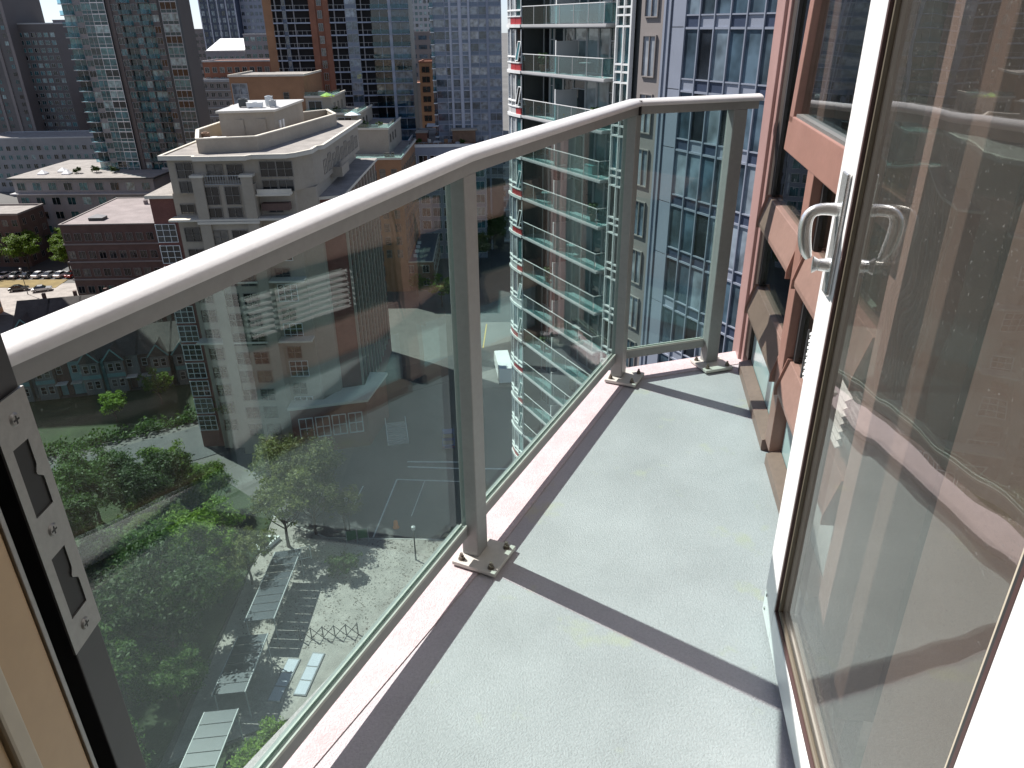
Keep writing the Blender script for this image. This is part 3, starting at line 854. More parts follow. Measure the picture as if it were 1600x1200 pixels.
for li, zt in enumerate(LV):
    put('balcony_slab', slab_me, RT, 0, 0, zt)
    put('balcony_rail', rail_me, RT, 0, 0, zt)
    x = BX0+0.05
    for i in range(6):
        put('guard_panel', guard_me, RT, x, 0, zt); put('guard_post', gpost_me, RT, x-0.02, 0, zt)
        x += 1.66
    put('guard_post', gpost_me, RT, x-0.02, 0, zt)
    put('guard_panel', guard_end, RT, BX1-0.27, 0.03, zt, PI/2)
    x = 0.02
    for i, w in enumerate(widths):
        put('sliding_door', glz[i], RT, x, 1.66, zt, 0); x += w + 0.04
    put('privacy_screen', div_me, RT, 4.55, 1.70, zt)
# slim bay with ladder of white rails, pier, then the blue-grey curtain wall
mb = MB()
mb.box(0, 1.55, 0.30, 0.33, 0, FH, 1)
for z in (0.0, 0.55, 0.95): mb.box(0, 1.55, 0.16, 0.295, z, z+0.10)
for x in (0, 0.72, 1.45): mb.box(x, x+0.09, 0.15, 0.298, 0.1, FH-0.001)
mb.box(1.50, 1.64, 0.06, 0.30, 0.0, FH)
bay_me = mb.mesh('glazed_bay', [M_wmet, G_teal])
mb = MB()
mb.box(0, 1.95, 0.28, 0.41, 0, FH); pier_me = mb.mesh('pier', [M_mauve])
pwin = win_mesh('window', 1.15, 2.05, 2, 1, 0.05, M_mauve, G_pale, 0.12)
PITCH = 1.07
mb = MB()
mb.box(0, PITCH, 0.30, 0.40, 0.56, FH-0.10, 1)
mb.box(-0.035, 0.035, 0.20, 0.40, 0.0, FH)
mb.box(0.036, PITCH-0.036, 0.23, 0.40, FH-0.10, FH); mb.box(0.036, PITCH-0.036, 0.23, 0.40, 0.49, 0.555)
vis_me = mb.mesh('curtain_window', [M_blueg, G_blue])
mb = MB(); mb.box(0.04, PITCH-0.04, 0.29, 0.40, 0.002, 0.488); spn_me = mb.mesh('spandrel_panel', [M_navy])
mb = MB(); mb.box(0.04, PITCH-0.04, 0.29, 0.40, 0.002, 0.488); spn2_me = mb.mesh('spandrel_panel', [M_blueg])
mb = MB(); mb.box(0, 1.02, 0.29, 0.40, 0.02, FH-0.02); blank_me = mb.mesh('blank_panel', [M_blueg])
mb = MB(); mb.box(0, 0.56, 0.22, 0.40, 0, FH); mb.box(0.20, 0.26, 0.15, 0.22, 0, FH); trim_me = mb.mesh('mullion_strip', [M_blueg])
rr = random.Random(5)
for li, zt in enumerate(LV):
    z = zt - 0.20
    put('glazed_bay', bay_me, RT, 10.92, 0, z)
    put('pier', pier_me, RT, 13.10, 0, z)
    put('window', pwin, RT, 13.48, 0.20, z+0.45)
    put('mullion_strip', trim_me, RT, 15.10, 0, z)
    put('blank_panel', blank_me, RT, 15.74, 0, z)
    for i in range(9):
        x = 16.83 + PITCH*i
        put('curtain_window', vis_me, RT, x, 0, z)
        put('spandrel_panel', spn_me if rr.random() < 0.75 else spn2_me, RT, x, 0, z)
# odds and ends on the balconies
mb = MB()
mb.box(0, 0.55, 0, 0.5, 0.36, 0.42); mb.obox((0.03, 0.25, 0.66), (0.03,0,0.02), (0,0.25,0), (-0.02,0,0.26))
for x, y in ((0.03,0.03),(0.5,0.03),(0.03,0.45),(0.5,0.45)): mb.box(x, x+0.03, y, y+0.03, 0, 0.36)
chair_me = mb.mesh('balcony_chair', [M_yel])
def on_tower(x, y, k, me, name, label, cat, rz=0.0, grp=None):
    o = link(name, me, None, (0.95+0.4472*x+0.8944*y, 55.3-0.8944*x+0.4472*y, LV[k]+0.002), math.atan2(-0.894, 0.447)+rz)
    return tag(o, label, cat, grp)
i0 = min(range(len(LV)), key=lambda i: abs(LV[i]-52.24))
on_tower(4.2, 0.35, i0, chair_me, 'patio_chair', 'yellow cushioned chair on a balcony of the glass tower, third balcony from the top', 'chair', 0.6)
mb = MB(); mb.prism([(0,0),(0.9,0),(0.9,0.6),(0,0.6)], 0.0, 0.5)
mb.box(-.03, 0.93, -.03, 0.63, 0.501, 0.54)
on_tower(7.6, 0.5, i0+1, mb.mesh('storage_box', [M_teal]), 'storage_box', 'turquoise storage box standing on a tower balcony near its outer end', 'box')

mb = MB(); mb.tube([(0,0,0.70),(0,0,0.74)], .42, 16); mb.tube([(0,0,0.03),(0,0,.699)], .03, 8); mb.tube([(0,0,0),(0,0,.03)], .22, 12)
table_me = mb.mesh('patio_table', [M_gmet])
mb = MB(); mb.tube([(0,0,0),(0,0,.42)], [.16,.22], 10)
rgf = random.Random(12)
for i in range(70):
    n_ = Vector((rgf.gauss(0,1), rgf.gauss(0,1), rgf.gauss(.4,1))).normalized(); q_ = Vector((rgf.gauss(0,.16), rgf.gauss(0,.16), .5+rgf.random()*.6)); t_ = n_.orthogonal()*.09; b_2 = n_.cross(t_)
    mb.add([q_-t_, q_+b_2, q_+t_, q_-b_2], [(0,1,2,3)], 1)
plant_me = mb.mesh('potted_plant', [M_rust, pm('pot_leaves', (0.05, 0.10, 0.025), 0.7)])
_ord = ['highest', 'second highest', 'third highest', 'fourth highest', 'fifth highest', 'sixth highest', 'seventh highest', 'eighth highest', 'ninth highest', 'tenth highest']
_tops = [i0-2+k for k in range(10)]
for n_, (k, x, y, what) in enumerate(((0, 6.2, .6, 't'), (1, 2.0, .5, 'p'), (1, 7.4, .5, 't'), (2, 8.6, .5, 'p'), (4, 2.6, .6, 't'), (4, 8.8, .5, 'p'), (5, 6.4, .5, 't'), (6, 3.0, .5, 'p'), (7, 7.2, .6, 't'), (8, 2.4, .5, 'p'))):
    if what == 't': on_tower(x, y, _tops[k], table_me, 'patio_table', 'round grey patio table on the %s balcony of the curved tower in view' % _ord[k], 'table', 0.3, 'patio tables on tower balconies')
    else: on_tower(x, y, _tops[k], plant_me, 'potted_plant', 'potted green plant on the %s balcony of the curved tower in view' % _ord[k], 'plant', 0.3, 'potted plants on tower balconies')

# ------------------------------------------------------------------ cream apartment block
CB = thing('cream_apartment_block', 'cream stepped apartment block with flat parapet roof, seen above and below the handrail', 'building', (-44.6, 97.4, 0), math.atan2(0.03, 1))
cb = CB
def cpart(name, mb, m, bevel=0.0, parent=None): return obj(name, mb, m, parent or CB, bevel=bevel)
mb = MB(); mb.prism([(0.6, 0.6), (16.4, 0.6), (16.4, 1.8), (18.6, 3.4), (18.6, 37.5), (0.6, 37.5)], 0.0, 38.6); cpart('wall', mb, M_stucco)
mb = MB(); mb.prism([(1.0, 0.0), (15.9, 0.0), (17.0, 1.6), (18.4, 4.6), (18.9, 7.5), (19.6, 36.5), (1.0, 36.5)], 38.6, 42.95); cpart('upper_wall', mb, M_stucco)
mb = MB(); mb.prism([(0.2, -0.6), (4.6, -0.9), (4.8, -1.7), (11.4, -1.7), (11.9, -0.7), (16.2, -0.6), (17.3, 0.4), (18.8, 3.2), (18.9, 6.2), (19.6, 7.0), (20.4, 37.2), (0.2, 37.2)], 42.95, 43.35, 0, 1); cpart('roof', mb, [M_cap, M_roofg])
# low coping round the roof edge
path = [(0.35, 36.8), (0.35, -0.4), (4.7, -0.7), (4.9, -1.5), (11.3, -1.5), (11.85, -0.5), (16.1, -0.4), (17.1, 0.5), (18.6, 3.3), (18.7, 6.3), (19.4, 7.1), (20.2, 36.8)]
mb = MB(); mb.sweep([(x, y, 43.353) for x, y in path], [(-.18, 0), (.18, 0), (.18, .16), (-.18, .16)], smooth=False); cpart('coping', mb, M_cap)
ring = [(4.6, 2.0), (11.6, 3.6), (13.2, 10.6), (17.2, 30.0), (14.6, 37.0), (1.8, 22.5), (1.4, 11.5)]
mb = MB(); mb.sweep([(x, y, 43.352) for x, y in ring + [ring[0]]], [(-.15, 0), (.15, 0), (.15, 1.75), (-.15, 1.75)], smooth=False); cpart('parapet', mb, M_stucco)
mb = MB(); mb.sweep([(x, y, 45.104) for x, y in ring + [ring[0]]], [(-.24, 0), (.24, 0), (.24, .14), (-.24, .14)], smooth=False); cpart('coping', mb, M_cap)
mb = MB(); mb.prism([(4.0, 13.5), (11.4, 14.8), (12.0, 30.5), (3.5, 30.0)], 43.352, 47.1); cpart('penthouse', mb, M_stucco)
mb = MB(); mb.prism([(3.7, 13.2), (11.7, 14.5), (12.3, 30.8), (3.2, 30.3)], 47.1, 47.4, 0, 1); cpart('penthouse_roof', mb, [M_cap, M_gryw])
for x in (5.2, 8.2):
    mb = MB(); mb.box(x, x+2.0, 13.55+0.17*(x-3.5), 13.70+0.17*(x-3.5), 43.4, 46.2); cpart('louvre_door', mb, M_stucco)
for y in (16.6, 18.2):
    mb = MB(); mb.box(11.35+0.038*(y-14.8), 11.55+0.038*(y-14.8), y, y+0.9, 43.4, 45.7); cpart('door', mb, M_wmet)
# wing with red band on the left and right
mb = MB(); mb.prism([(-2.8, 1.2), (0.595, 1.2), (0.595, 30), (-2.8, 30)], 0, 37.9); cpart('brick_wing', mb, M_brick)
mb = MB(); mb.prism([(-3.2, 0.8), (0.597, 0.8), (0.597, 30.3), (-3.2, 30.3)], 37.9, 38.3, 0, 1); cpart('wing_coping', mb, [M_cap, M_roofg])
mb = MB(); mb.prism([(18.61, 5.0), (21.4, 6.0), (22.0, 37), (18.61, 37)], 0, 36.6); cpart('brick_wing', mb, M_brick)
mb = MB(); mb.prism([(18.612, 4.6), (21.8, 5.6), (22.4, 37.3), (18.612, 37.3)], 36.6, 37.0, 0, 1); cpart('wing_coping', mb, [M_cap, M_roofg])
# centre bay with piers and balcony
mb = MB(); mb.box(4.2, 11.8, -1.2, 0.595, 0, 39.9); cpart('centre_bay', mb, M_stucco)
for x in (4.2, 10.4):
    mb = MB(); mb.box(x, x+1.4, -1.55, -1.201, 10, 40.9); cpart('pier', mb, M_stucco)
    mb = MB(); mb.box(x-0.15, x+1.55, -1.7, -0.3, 40.901, 41.2); cpart('pier_cap', mb, M_cap)
mb = MB(); mb.box(5.61, 10.39, -1.25, -1.15, 41.0, 41.1)
for i in range(15): mb.box(5.8+i*0.32, 5.84+i*0.32, -1.23, -1.19, 39.95, 41.0)
mb.box(5.61, 10.39, -1.25, -1.15, 39.95, 40.02); cpart('balcony_rail', mb, M_gmet)
mb = MB(); mb.box(4.0, 16.2, -1.0, 0.59, 38.35, 38.6); mb.box(12.0, 16.4, -0.9, -0.7, 38.601, 39.2); cpart('terrace_ledge', mb, M_cap)
mb = MB(); mb.box(0.3, 16.6, -1.62, 0.59, 35.35, 35.62); mb.box(4.0, 12.0, -1.75, -1.58, 35.0, 35.3); cpart('string_course', mb, M_cap)
for z in (26.8, 18.0): 
    mb = MB(); mb.box(0.4, 16.5, -1.40, 0.594, z, z+0.25); cpart('string_course', mb, M_cap)
mb = MB(); mb.box(12.2, 15.8, -0.55, 0.58, 36.4, 37.3); cpart('bay_roof', mb, M_brickd)
M_mul = pm('taupe_mullion', (0.20, 0.18, 0.155), 0.6)
w_top = win_mesh('window', 2.1, 2.0, 2, 2, .05, M_mul, G_dark, .2, .08)
w_door = win_mesh('window', 2.0, 1.5, 2, 1, .05, M_mul, G_dark, .2, .08)
w_std = win_mesh('window', 2.05, 1.9, 2, 2, .05, M_mul, G_dark, .2, .07)
w_tall = win_mesh('window', 1.9, 2.35, 2, 2, .05, M_mul, G_dark, .2, .07)
w_low = win_mesh('window', 1.9, 1.3, 2, 1, .05, M_mul, G_dark, .2, .07)
w_wide = win_mesh('window', 2.7, 2.5, 3, 3, .05, M_wmet, G_dark, .2, .08)
for x in (2.0, 12.6, 15.0):
    put('window', w_top, CB, x if x < 15 else 14.7, -0.14 if x < 14 else -0.14, 40.6); put('window', w_door, CB, x if x < 15 else 14.7, -0.14, 38.75)
for x in (5.8, 8.4):
    put('window', w_top, CB, x, -0.14, 40.3)
    put('window', w_tall, CB, x-0.35, -1.34, 37.4); put('window', w_low, CB, x-0.35, -1.34, 35.75)
put('window', w_low, CB, 1.3, 0.46, 35.9); put('window', w_std, CB, 1.7, 0.46, 36.2) if False else None
put('window', w_low, CB, 12.8, 0.46, 35.9)
z = 32.2
fl_n = 0
while z > 2:
    for x in (1.2,): put('window', w_std, CB, x, 0.46, z)
    for x in (5.45, 8.05): put('window', w_std, CB, x, -1.34, z)
    for x in (12.3,): put('window', w_wide if fl_n % 2 else w_std, CB, x, 0.46, z)
    put('window', w_wide, CB, -2.75, 1.06, z-0.2)
    z -= 2.9; fl_n += 1
# right flank
rz = math.atan2(29.0, 0.7)
ux, uy = 0.7/29.01, 29.0/29.01
for j in range(9):
    for i in range(11):
        z = 33.4 - j*2.9
        put('window', w_std, CB, 18.72, 5.0+i*2.9, z, PI/2) if False else None
        me = w_std
        put('window', me, CB, 21.55+0.0194*(i*2.75)+0.02, 7.0+i*2.75, z-0.4, rz)
for i in range(9):
    put('window', w_tall if i % 2 else w_std, CB, 18.98+0.0241*(i*3.0), 8.5+i*3.0, 39.3, rz)
mb = MB()
for i in range(11):
    y = 6.05+i*2.75; x = 21.55+0.0194*(i*2.75-1)
    mb.box(x-0.1, x+0.22, y, y+0.55, 4, 36.5)
stuff(cpart('flank_piers', mb, M_stucco))
# small flank balcony
mb = MB(); mb.box(18.4, 20.4, 14.0, 20.0, 38.0, 38.35); mb.box(20.3, 20.4, 14.0, 20.0, 38.351, 39.4); mb.box(18.9, 20.29, 14.0, 14.1, 38.351, 39.4); cpart('side_balcony', mb, M_stucco)
# brick podium with white framed windows and the steps beside it
mb = MB(); mb.prism([(12.0, -1.9), (22.8, 0.4), (24.6, 9.5), (22.1, 9.9), (22.0, 5.2), (18.7, 4.3), (16.5, 0.55), (12.0, 0.55)], 0, 7.6); cpart('podium', mb, M_brick)
mb = MB(); mb.prism([(11.8, -2.2), (23.1, 0.2), (25.0, 9.6), (22.1, 9.95), (22.0, 5.25), (18.7, 4.35), (16.5, 0.59), (11.8, 0.59)], 7.6, 8.0); cpart('podium_coping', mb, M_cap)
w_pod = win_mesh('window', 2.1, 3.4, 2, 2, .05, M_wmet, G_dark, .2, .13)
pz = math.atan2(2.3, 10.8)
for i in range(4):
    t = 1.0 + i*2.4
    put('window', w_pod, CB, 12.0+t*math.cos(pz)+0.01, -1.98+t*math.sin(pz), 2.6, pz)
# things on its roofs
def roof_unit(x, y, z, w, d, h, rz=0.0):
    mb = MB(); mb.box(-w/2, w/2, -d/2, d/2, 0.12, h); mb.box(-w/2-.05, w/2+.05, -d/2-.05, d/2+.05, h+.001, h+.06)
    for s in (-1, 1): mb.box(s*w*.4-.05, s*w*.4+.05, -d/2+.01, d/2-.01, 0, 0.12)
    mb.tube([(0, 0, h+.06), (0, 0, h+.16)], min(w, d)*.32, 12)
    return mb
units = [((6.2, 18.5, 47.402), (1.2, 1.0, 1.1), 'dark round topped fan unit at the left of the penthouse roof', M_dmet),
         ((8.1, 17.6, 47.402), (2.2, 1.1, 0.7), 'long pale air conditioner in the middle of the penthouse roof', M_wmet),
         ((9.6, 20.0, 47.402), (1.0, 1.0, 1.3), 'tall pale fan unit at the back of the penthouse roof', M_pipe),
         ((10.6, 18.0, 47.402), (0.9, 0.8, 0.9), 'small grey fan unit at the right of the penthouse roof', M_gmet),
         ((4.9, 7.5, 43.353), (2.8, 1.6, 1.2), 'white air handling unit in the parapet well of the cream block', M_wmet),
         ((3.4, 8.6, 43.353), (0.9, 0.9, 1.7), 'small brown fan unit left of the white one in the parapet well', M_timber)]
cm = Matrix.Translation((-44.6, 97.4, 0)) @ Matrix.Rotation(math.atan2(0.03, 1), 4, 'Z')
for p, s, lab, m in units:
    q = cm @ Vector(p)
    tag(obj('roof_unit', roof_unit(0, 0, 0, *s), m, None, q, 0.15), lab, 'air conditioner', 'roof plant of the cream block')

# ------------------------------------------------------------------ generic block with its own windows
def block(name, label, x, y, rz, w, d, h, mw, mg, mroof=None, fh=3.0, nx=8, ww=1.5, wh=1.6, z0=1.0, ztop=None, mf=None, cat='building',
          slabs=None, side=0, parapet=0.5, group=None, joined=False, piers=None, sill=0.9, bars=(2, 1), zmin=0.0):
    """front left corner at (x, y); local x runs along the front, +y goes back"""
    t = thing(name, label, cat, (x, y, 0), rz, group)
    mb = MB(); mb.box(0, w, 0, d, 0, h); obj('wall', mb, mw, t)
    mb = MB()
    for a in ((-.15, w+.15, -.15, .2), (-.15, w+.15, d-.2, d+.15), (-.15, .2, .2, d-.2), (w-.2, w+.15, .2, d-.2)):
        mb.box(*a, h+.001, h+parapet)
    obj('parapet', mb, mf or mw, t)
    mb = MB(); mb.box(.2, w-.2, .2, d-.2, h+.001, h+.08); obj('roof', mb, mroof or M_roofg, t)
    me = win_mesh('window', ww, wh, bars[0], bars[1], .05, mf or M_gmet, mg, .16, .07)
    spots = []
    z = z0
    zt = ztop or h
    while z + wh + 0.3 < zt:
        if z + wh > zmin:
            for i in range(nx):
                spots.append(((i+0.5)*w/nx - ww/2, -0.10, z, 0.0))
            for i in range(side):
                spots.append((w+0.10, (i+0.5)*d/side - ww/2, z, PI/2))
        z += fh
    if joined:
        mbj = MB(); mj = [mf or M_gmet, mg]
        base = [tuple(v.co) for v in me.vertices]; fs = [tuple(p.vertices) for p in me.polygons]; mi = [p.material_index for p in me.polygons]
        for sx, sy, sz, a in spots:
            ca, sa = math.cos(a), math.sin(a)
            vs = [(sx+v[0]*ca-v[1]*sa, sy+v[0]*sa+v[1]*ca, sz+v[2]) for v in base]
            o = len(mbj.v); mbj.v += vs
            for f, m_ in zip(fs, mi): mbj.f.append([q+o for q in f]); mbj.m.append(m_); mbj.sm.append(False)
        stuff(obj('window_rows', mbj, mj, t))
    else:
        for sx, sy, sz, a in spots[:299]:
            put('window', me, t, sx, sy, sz, a)
    if slabs:
        prot, mat = slabs
        z = z0 - 0.9
        sm = None
        while z < zt:
            if z > zmin:
                if sm is None:
                    mb = MB(); mb.box(-prot, w+prot, -prot, -0.002, 0, 0.28); sm = mb.mesh('floor_band', [mat])
                put('floor_band', sm, t, 0, 0, z)
            z += fh
    if piers:
        n, pw, mat = piers
        mb = MB(); mb.box(-pw/2, pw/2, -0.35, -0.002, 0, h-.01); pmz = mb.mesh('pier', [mat])
        for i in range(n+1):
            put('pier', pmz, t, w*i/n, 0, 0)
    return t

block('dark_low_block', 'dark brown low block at the far left edge beside the grey terrace block', -176, 196, 0.0, 46, 12, 14, M_brickd, G_dark, fh=3.3, nx=18, ww=1.5, wh=1.7, z0=1.2, mf=M_mauve, side=3)
# low dark brick office on the left and its brick stair block
BO = block('brick_office', 'low dark brick office with flat mauve roof below the cream block', -95.6, 156.5, 0.02, 35, 27, 20.6, M_brickd, G_dark, M_roofp, fh=3.9, nx=16, ww=1.5, wh=1.7, z0=1.6, mf=M_mauve, parapet=0.25, slabs=None)
for z in (5.0, 8.9, 12.8, 16.7):
    mb = MB(); mb.box(-.2, 35.2, -.25, -.002, z-.35, z-.05); obj('floor_band', mb, M_mauve, BO)
for x, y, s in ((4.5, 3.5, 3.0), (24.5, 8, 3.4)):
    mb = MB(); mb.box(x, x+s, y, y+s*.8, 20.7, 21.3); mb.add([(x-.1,y-.1,21.301),(x+s+.1,y-.1,21.301),(x+s+.1,y+s*.8+.1,21.301),(x-.1,y+s*.8+.1,21.301),(x+s/2,y+s*.4,21.9)], [(0,1,4),(1,2,4),(2,3,4),(3,0,4)], 1)
    obj('skylight', mb, [M_dmet, M_grey], BO)
for x, y in ((10, 20), (13, 23)):
    mb = MB(); mb.tube([(x, y, 20.7), (x, y, 21.6)], 0.5, 10); mb.tube([(x, y, 21.601), (x, y, 21.9)], [0.8, 0.3], 10); obj('roof_vent', mb, M_roofp, BO)
block('brick_stair_block', 'tall brick stair block between the brick office and the cream block', -62.5, 140, 0.02, 8, 16, 25, M_brick, G_dark, fh=3.4, nx=2, ww=2.2, wh=2.3, z0=2, mf=M_wmet, bars=(3, 2))

# grey low block with roof garden
GB = block('grey_terrace_block', 'grey low block with planted roof garden and white skylights at the far left', -139.5, 212.5, -0.03, 40, 30, 20.0, M_grey, G_teal, M_roofg, fh=4.0, nx=9, ww=2.4, wh=2.2, z0=1.2, mf=M_gmet, parapet=0.3)
mb = MB(); mb.box(-1, 41, -1.2, 30, 16.2, 16.5); obj('floor_band', mb, M_gryw, GB)
mb = MB(); mb.box(-.9, 40.9, -1.1, 30.9, 20.31, 20.7); obj('eave', mb, M_dmet, GB)
mb = MB(); mb.box(-.7, 40.7, -.9, 30.7, 20.701, 20.8); obj('roof_deck', mb, M_roofg, GB)
for k, x in enumerate((5.0, 8.5, 12.0)):
    y = 4 + (k % 2)*4
    mb = MB(); mb.box(x, x+2.2, y, y+2.2, 20.801, 21.1); mb.add([(x,y,21.101),(x+2.2,y,21.101),(x+2.2,y+2.2,21.101),(x,y+2.2,21.101),(x+1.1,y+1.1,22.1)], [(0,1,4),(1,2,4),(2,3,4),(3,0,4)])
    obj('skylight', mb, M_wbright, GB)
block('grey_back_block', 'grey glass block behind the roof garden block', -101, 222, 0.0, 34, 20, 21, M_grey, G_teal, fh=3.6, nx=14, ww=1.7, wh=2.4, z0=1.2, mf=M_gmet)

# corner of a brick building cut by the left edge of the picture
block('corner_tower', 'orange brick tower cut off by the left edge beside the plaza', -140.5, 148, 0.1, 25.5, 10, 88.0, M_orange, G_teal, fh=3.4, nx=8, ww=1.6, wh=1.9, z0=1.4, side=4, mf=M_gmet, ztop=40)
block('street_tower', 'tall mauve apartment tower left of the yard, casting its shade over the trees', -136, 74, 0.0, 36, 31, 96, M_mauve, G_blue, fh=3.0, nx=12, ww=1.8, wh=1.7, z0=2, mf=M_gmet, joined=True, side=10)  # added out of view so that its shadow darkens the yard

# ------------------------------------------------------------------ towers
def tower(name, label, x, y, rz, strips, d, h, fh, mw, zmin=8.0, zmax=70.0, ztop=None, cat='building'):
    """front elevation from vertical strips: (width, kind, window width, glass, material, proud)"""
    t = thing(name, label, cat, (x, y, 0), rz)
    W = sum(s[0] for s in strips)
    mb = MB(); mb.box(0.05, W-0.05, 0.3, d, 0, h); obj('core', mb, mw, t)
    x0 = 0
    cache = {}
    cnt = 0
    for si, (w, kind, ww, g, m, proud) in enumerate(strips):
        mb = MB()
        if kind == 'pier':
            mb.box(x0, x0+w, -proud, 0.298, 0, h); obj('pier', mb, m, t)
        elif kind == 'win':
            mb.box(x0, x0+w, -proud, 0.298, 0, h); obj('bay', mb, m, t)
            me = cache.setdefault((w, ww, 'w', g.name), None) or win_mesh('window', ww, fh*0.62, 2, 1, .05, M_gmet, g, .2, .06)
            cache[(w, ww, 'w', g.name)] = me
            z = zmin
            while z < zmax and z+fh < h:
                put('window', me, t, x0+(w-ww)/2, -proud-0.12, z+fh*0.28); z += fh
        elif kind == 'glass':
            mb.box(x0, x0+w, -proud+.1, 0.298, 0, h); obj('bay', mb, M_dmet, t)
            key = (w, 'g', g.name, m.name)
            if key not in cache:
                mb = MB(); n = max(1, int(w/1.5)); mb.box(0, w, 0.04, 0.09, fh*.36, fh, 1); mb.box(0, w, 0.04, 0.09, 0, fh*.36-.001, 2)
                mb.box(0, w, -0.06, 0.038, 0, 0.22); mb.box(0, w, -0.04, 0.038, fh*0.36, fh*0.36+0.09)
                for i in range(n+1):
                    q = min(max(w*i/n, .05), w-.05); mb.box(q-.05, q+.05, -.05, 0.037, 0.221, fh*0.36-.001); mb.box(q-.05, q+.05, -.05, 0.037, fh*0.36+.091, fh-.001)
                cache[key] = mb.mesh('glazing', [m, g, M_spT if g is G_teal else M_spB])
            z = zmin
            while z < zmax and z+fh < h:
                put('glazing', cache[key], t, x0, -proud, z); z += fh
        elif kind == 'balc':
            key = (w, 'b', g.name, m.name)
            if key not in cache:
                mb = MB(); mb.box(0, w, -1.3, 0.29, -0.2, 0.0); cache[key] = mb.mesh('balcony_slab', [m])
                mb = MB(); mb.box(0.04, w-.04, -1.26, -1.20, 0.002, 1.05); cache[key+('g',)] = mb.mesh('balcony_guard', [G_guardb])
                mb = MB(); mb.box(0.02, w-.02, 0.2, 0.28, 0.02, fh-0.25, 1); mb.box(w*.48, w*.52, 0.1, 0.198, 0.02, fh-.25); cache[key+('d',)] = mb.mesh('balcony_door', [M_gmet, g])
            z = zmin
            while z < zmax and z+fh < h:
                put('balcony_slab', cache[key], t, x0, 0, z); put('balcony_guard', cache[key+('g',)], t, x0, 0, z); put('balcony_door', cache[key+('d',)], t, x0, 0, z); z += fh
        elif kind == 'open':
            # unfinished storey: slab edge, black panel standing in for the unlit interior, prop
            key = (w, 'o', m.name)
            if key not in cache:
                mb = MB(); mb.box(0, w, -0.6, 0.27, -0.34, 0.0); cache[key] = mb.mesh('floor_slab', [m])
                mb = MB(); mb.box(0.0, w, -0.55, -0.50, 0.95, 1.02)
                for i in range(int(w/1.2)+1): mb.box(i*1.2, i*1.2+.06, -.55, -.50, 0.001, 0.949)
                cache[key+('r',)] = mb.mesh('edge_guard', [M_gmet])
                mb = MB(); mb.box(0, w, 0.28, 0.295, 0, fh-.29); mb.box(w*.3, w*.3+.25, -.3, .1, 0.001, fh-.291, 1); cache[key+('v',)] = mb.mesh('dark_opening', [M_void, M_grey])
            z = zmin
            while z < zmax and z+fh < h:
                put('floor_slab', cache[key], t, x0, 0, z); put('edge_guard', cache[key+('r',)], t, x0, 0, z); put('dark_opening', cache[key+('v',)], t, x0, 0, z); z += fh
        x0 += w
    return t

# teal glass tower, upper left
tower('teal_glass_tower', 'tall teal glass apartment tower with brown window piers and dark balconies', -121, 226, -0.10,
      [(3.6, 'balc', 0, G_teal, M_gmet, 0), (2.6, 'win', 2.1, G_teal, M_grey, 0.3), (3.0, 'glass', 0, G_teal, M_gmet, 0.9), (4.0, 'glass', 0, G_teal, M_wmet, 1.3),
       (1.2, 'pier', 0, None, M_twr, 0.6), (2.2, 'win', 1.75, G_teal, M_twr, 0.3), (3.2, 'balc', 0, G_teal, M_twr, 0), (2.2, 'win', 1.75, G_teal, M_twr, 0.2),
       (3.4, 'balc', 0, G_teal, M_twr, 0), (2.2, 'win', 1.75, G_teal, M_twr, 0.3), (0.9, 'pier', 0, None, M_dmet, 0.5), (4.6, 'glass', 0, G_teal, M_gmet, 0.9)],
      7, 92, 2.75, M_twr, zmin=12, zmax=74)

# far left tower pair
block('far_left_tower', 'brownish tower with vertical fins at the very left edge', -236, 335, -0.1, 35, 24, 112, M_twr, G_teal, fh=2.9, nx=9, ww=1.7, wh=1.6, z0=3, ztop=84, mf=M_mauve, joined=True, piers=(6, 1.2, M_mauve), zmin=10)
block('far_left_slab', 'grey window gridded slab joined to the right of the finned tower', -202, 338, -0.1, 17, 20, 60, M_twr, G_teal, fh=2.9, nx=6, ww=1.9, wh=1.7, z0=3, mf=M_gmet, joined=True, zmin=10)
block('violet_far_tower', 'hazy violet stepped tower in the gap at the far left', -260, 480, 0.0, 16, 20, 57, M_violet, G_blue, fh=3.0, nx=6, ww=1.6, wh=1.5, z0=4, mf=M_mauve, joined=True, zmin=8)
block('violet_low_tower', 'lower violet tower just right of the stepped one in the gap', -286, 520, 0.0, 22, 20, 63, M_violet, G_blue, fh=3.0, nx=8, ww=1.6, wh=1.5, z0=4, mf=M_mauve, joined=True, zmin=8)
block('navy_far_tower', 'narrow navy glass tower low in the far left gap', -238, 430, 0.0, 9, 14, 48, M_navy, G_blue, fh=3.0, nx=4, ww=1.6, wh=2.0, z0=4, mf=M_navy, joined=True, zmin=8)
block('mauve_far_tower', 'mauve speckled tower beside the teal tower in the far left gap', -226, 425, 0.0, 20, 14, 50, M_mauve, G_pale, fh=3.0, nx=8, ww=1.3, wh=1.4, z0=4, mf=M_mauve, joined=True, zmin=8)
block('white_far_house', 'white low building with dark window row and blue roof in the far left gap', -192, 345, 0.05, 30, 14, 33, M_gryw, G_dark, M_bluerf, fh=3.6, nx=14, ww=1.2, wh=1.6, z0=2, mf=M_gryw, joined=True, zmin=8)
block('far_terrace', 'low grey terraces with planting behind the roof garden block', -205, 300, 0.05, 52, 20, 20, M_grey, G_teal, fh=3.4, nx=18, ww=1.6, wh=1.8, z0=2, mf=M_gmet, joined=True)

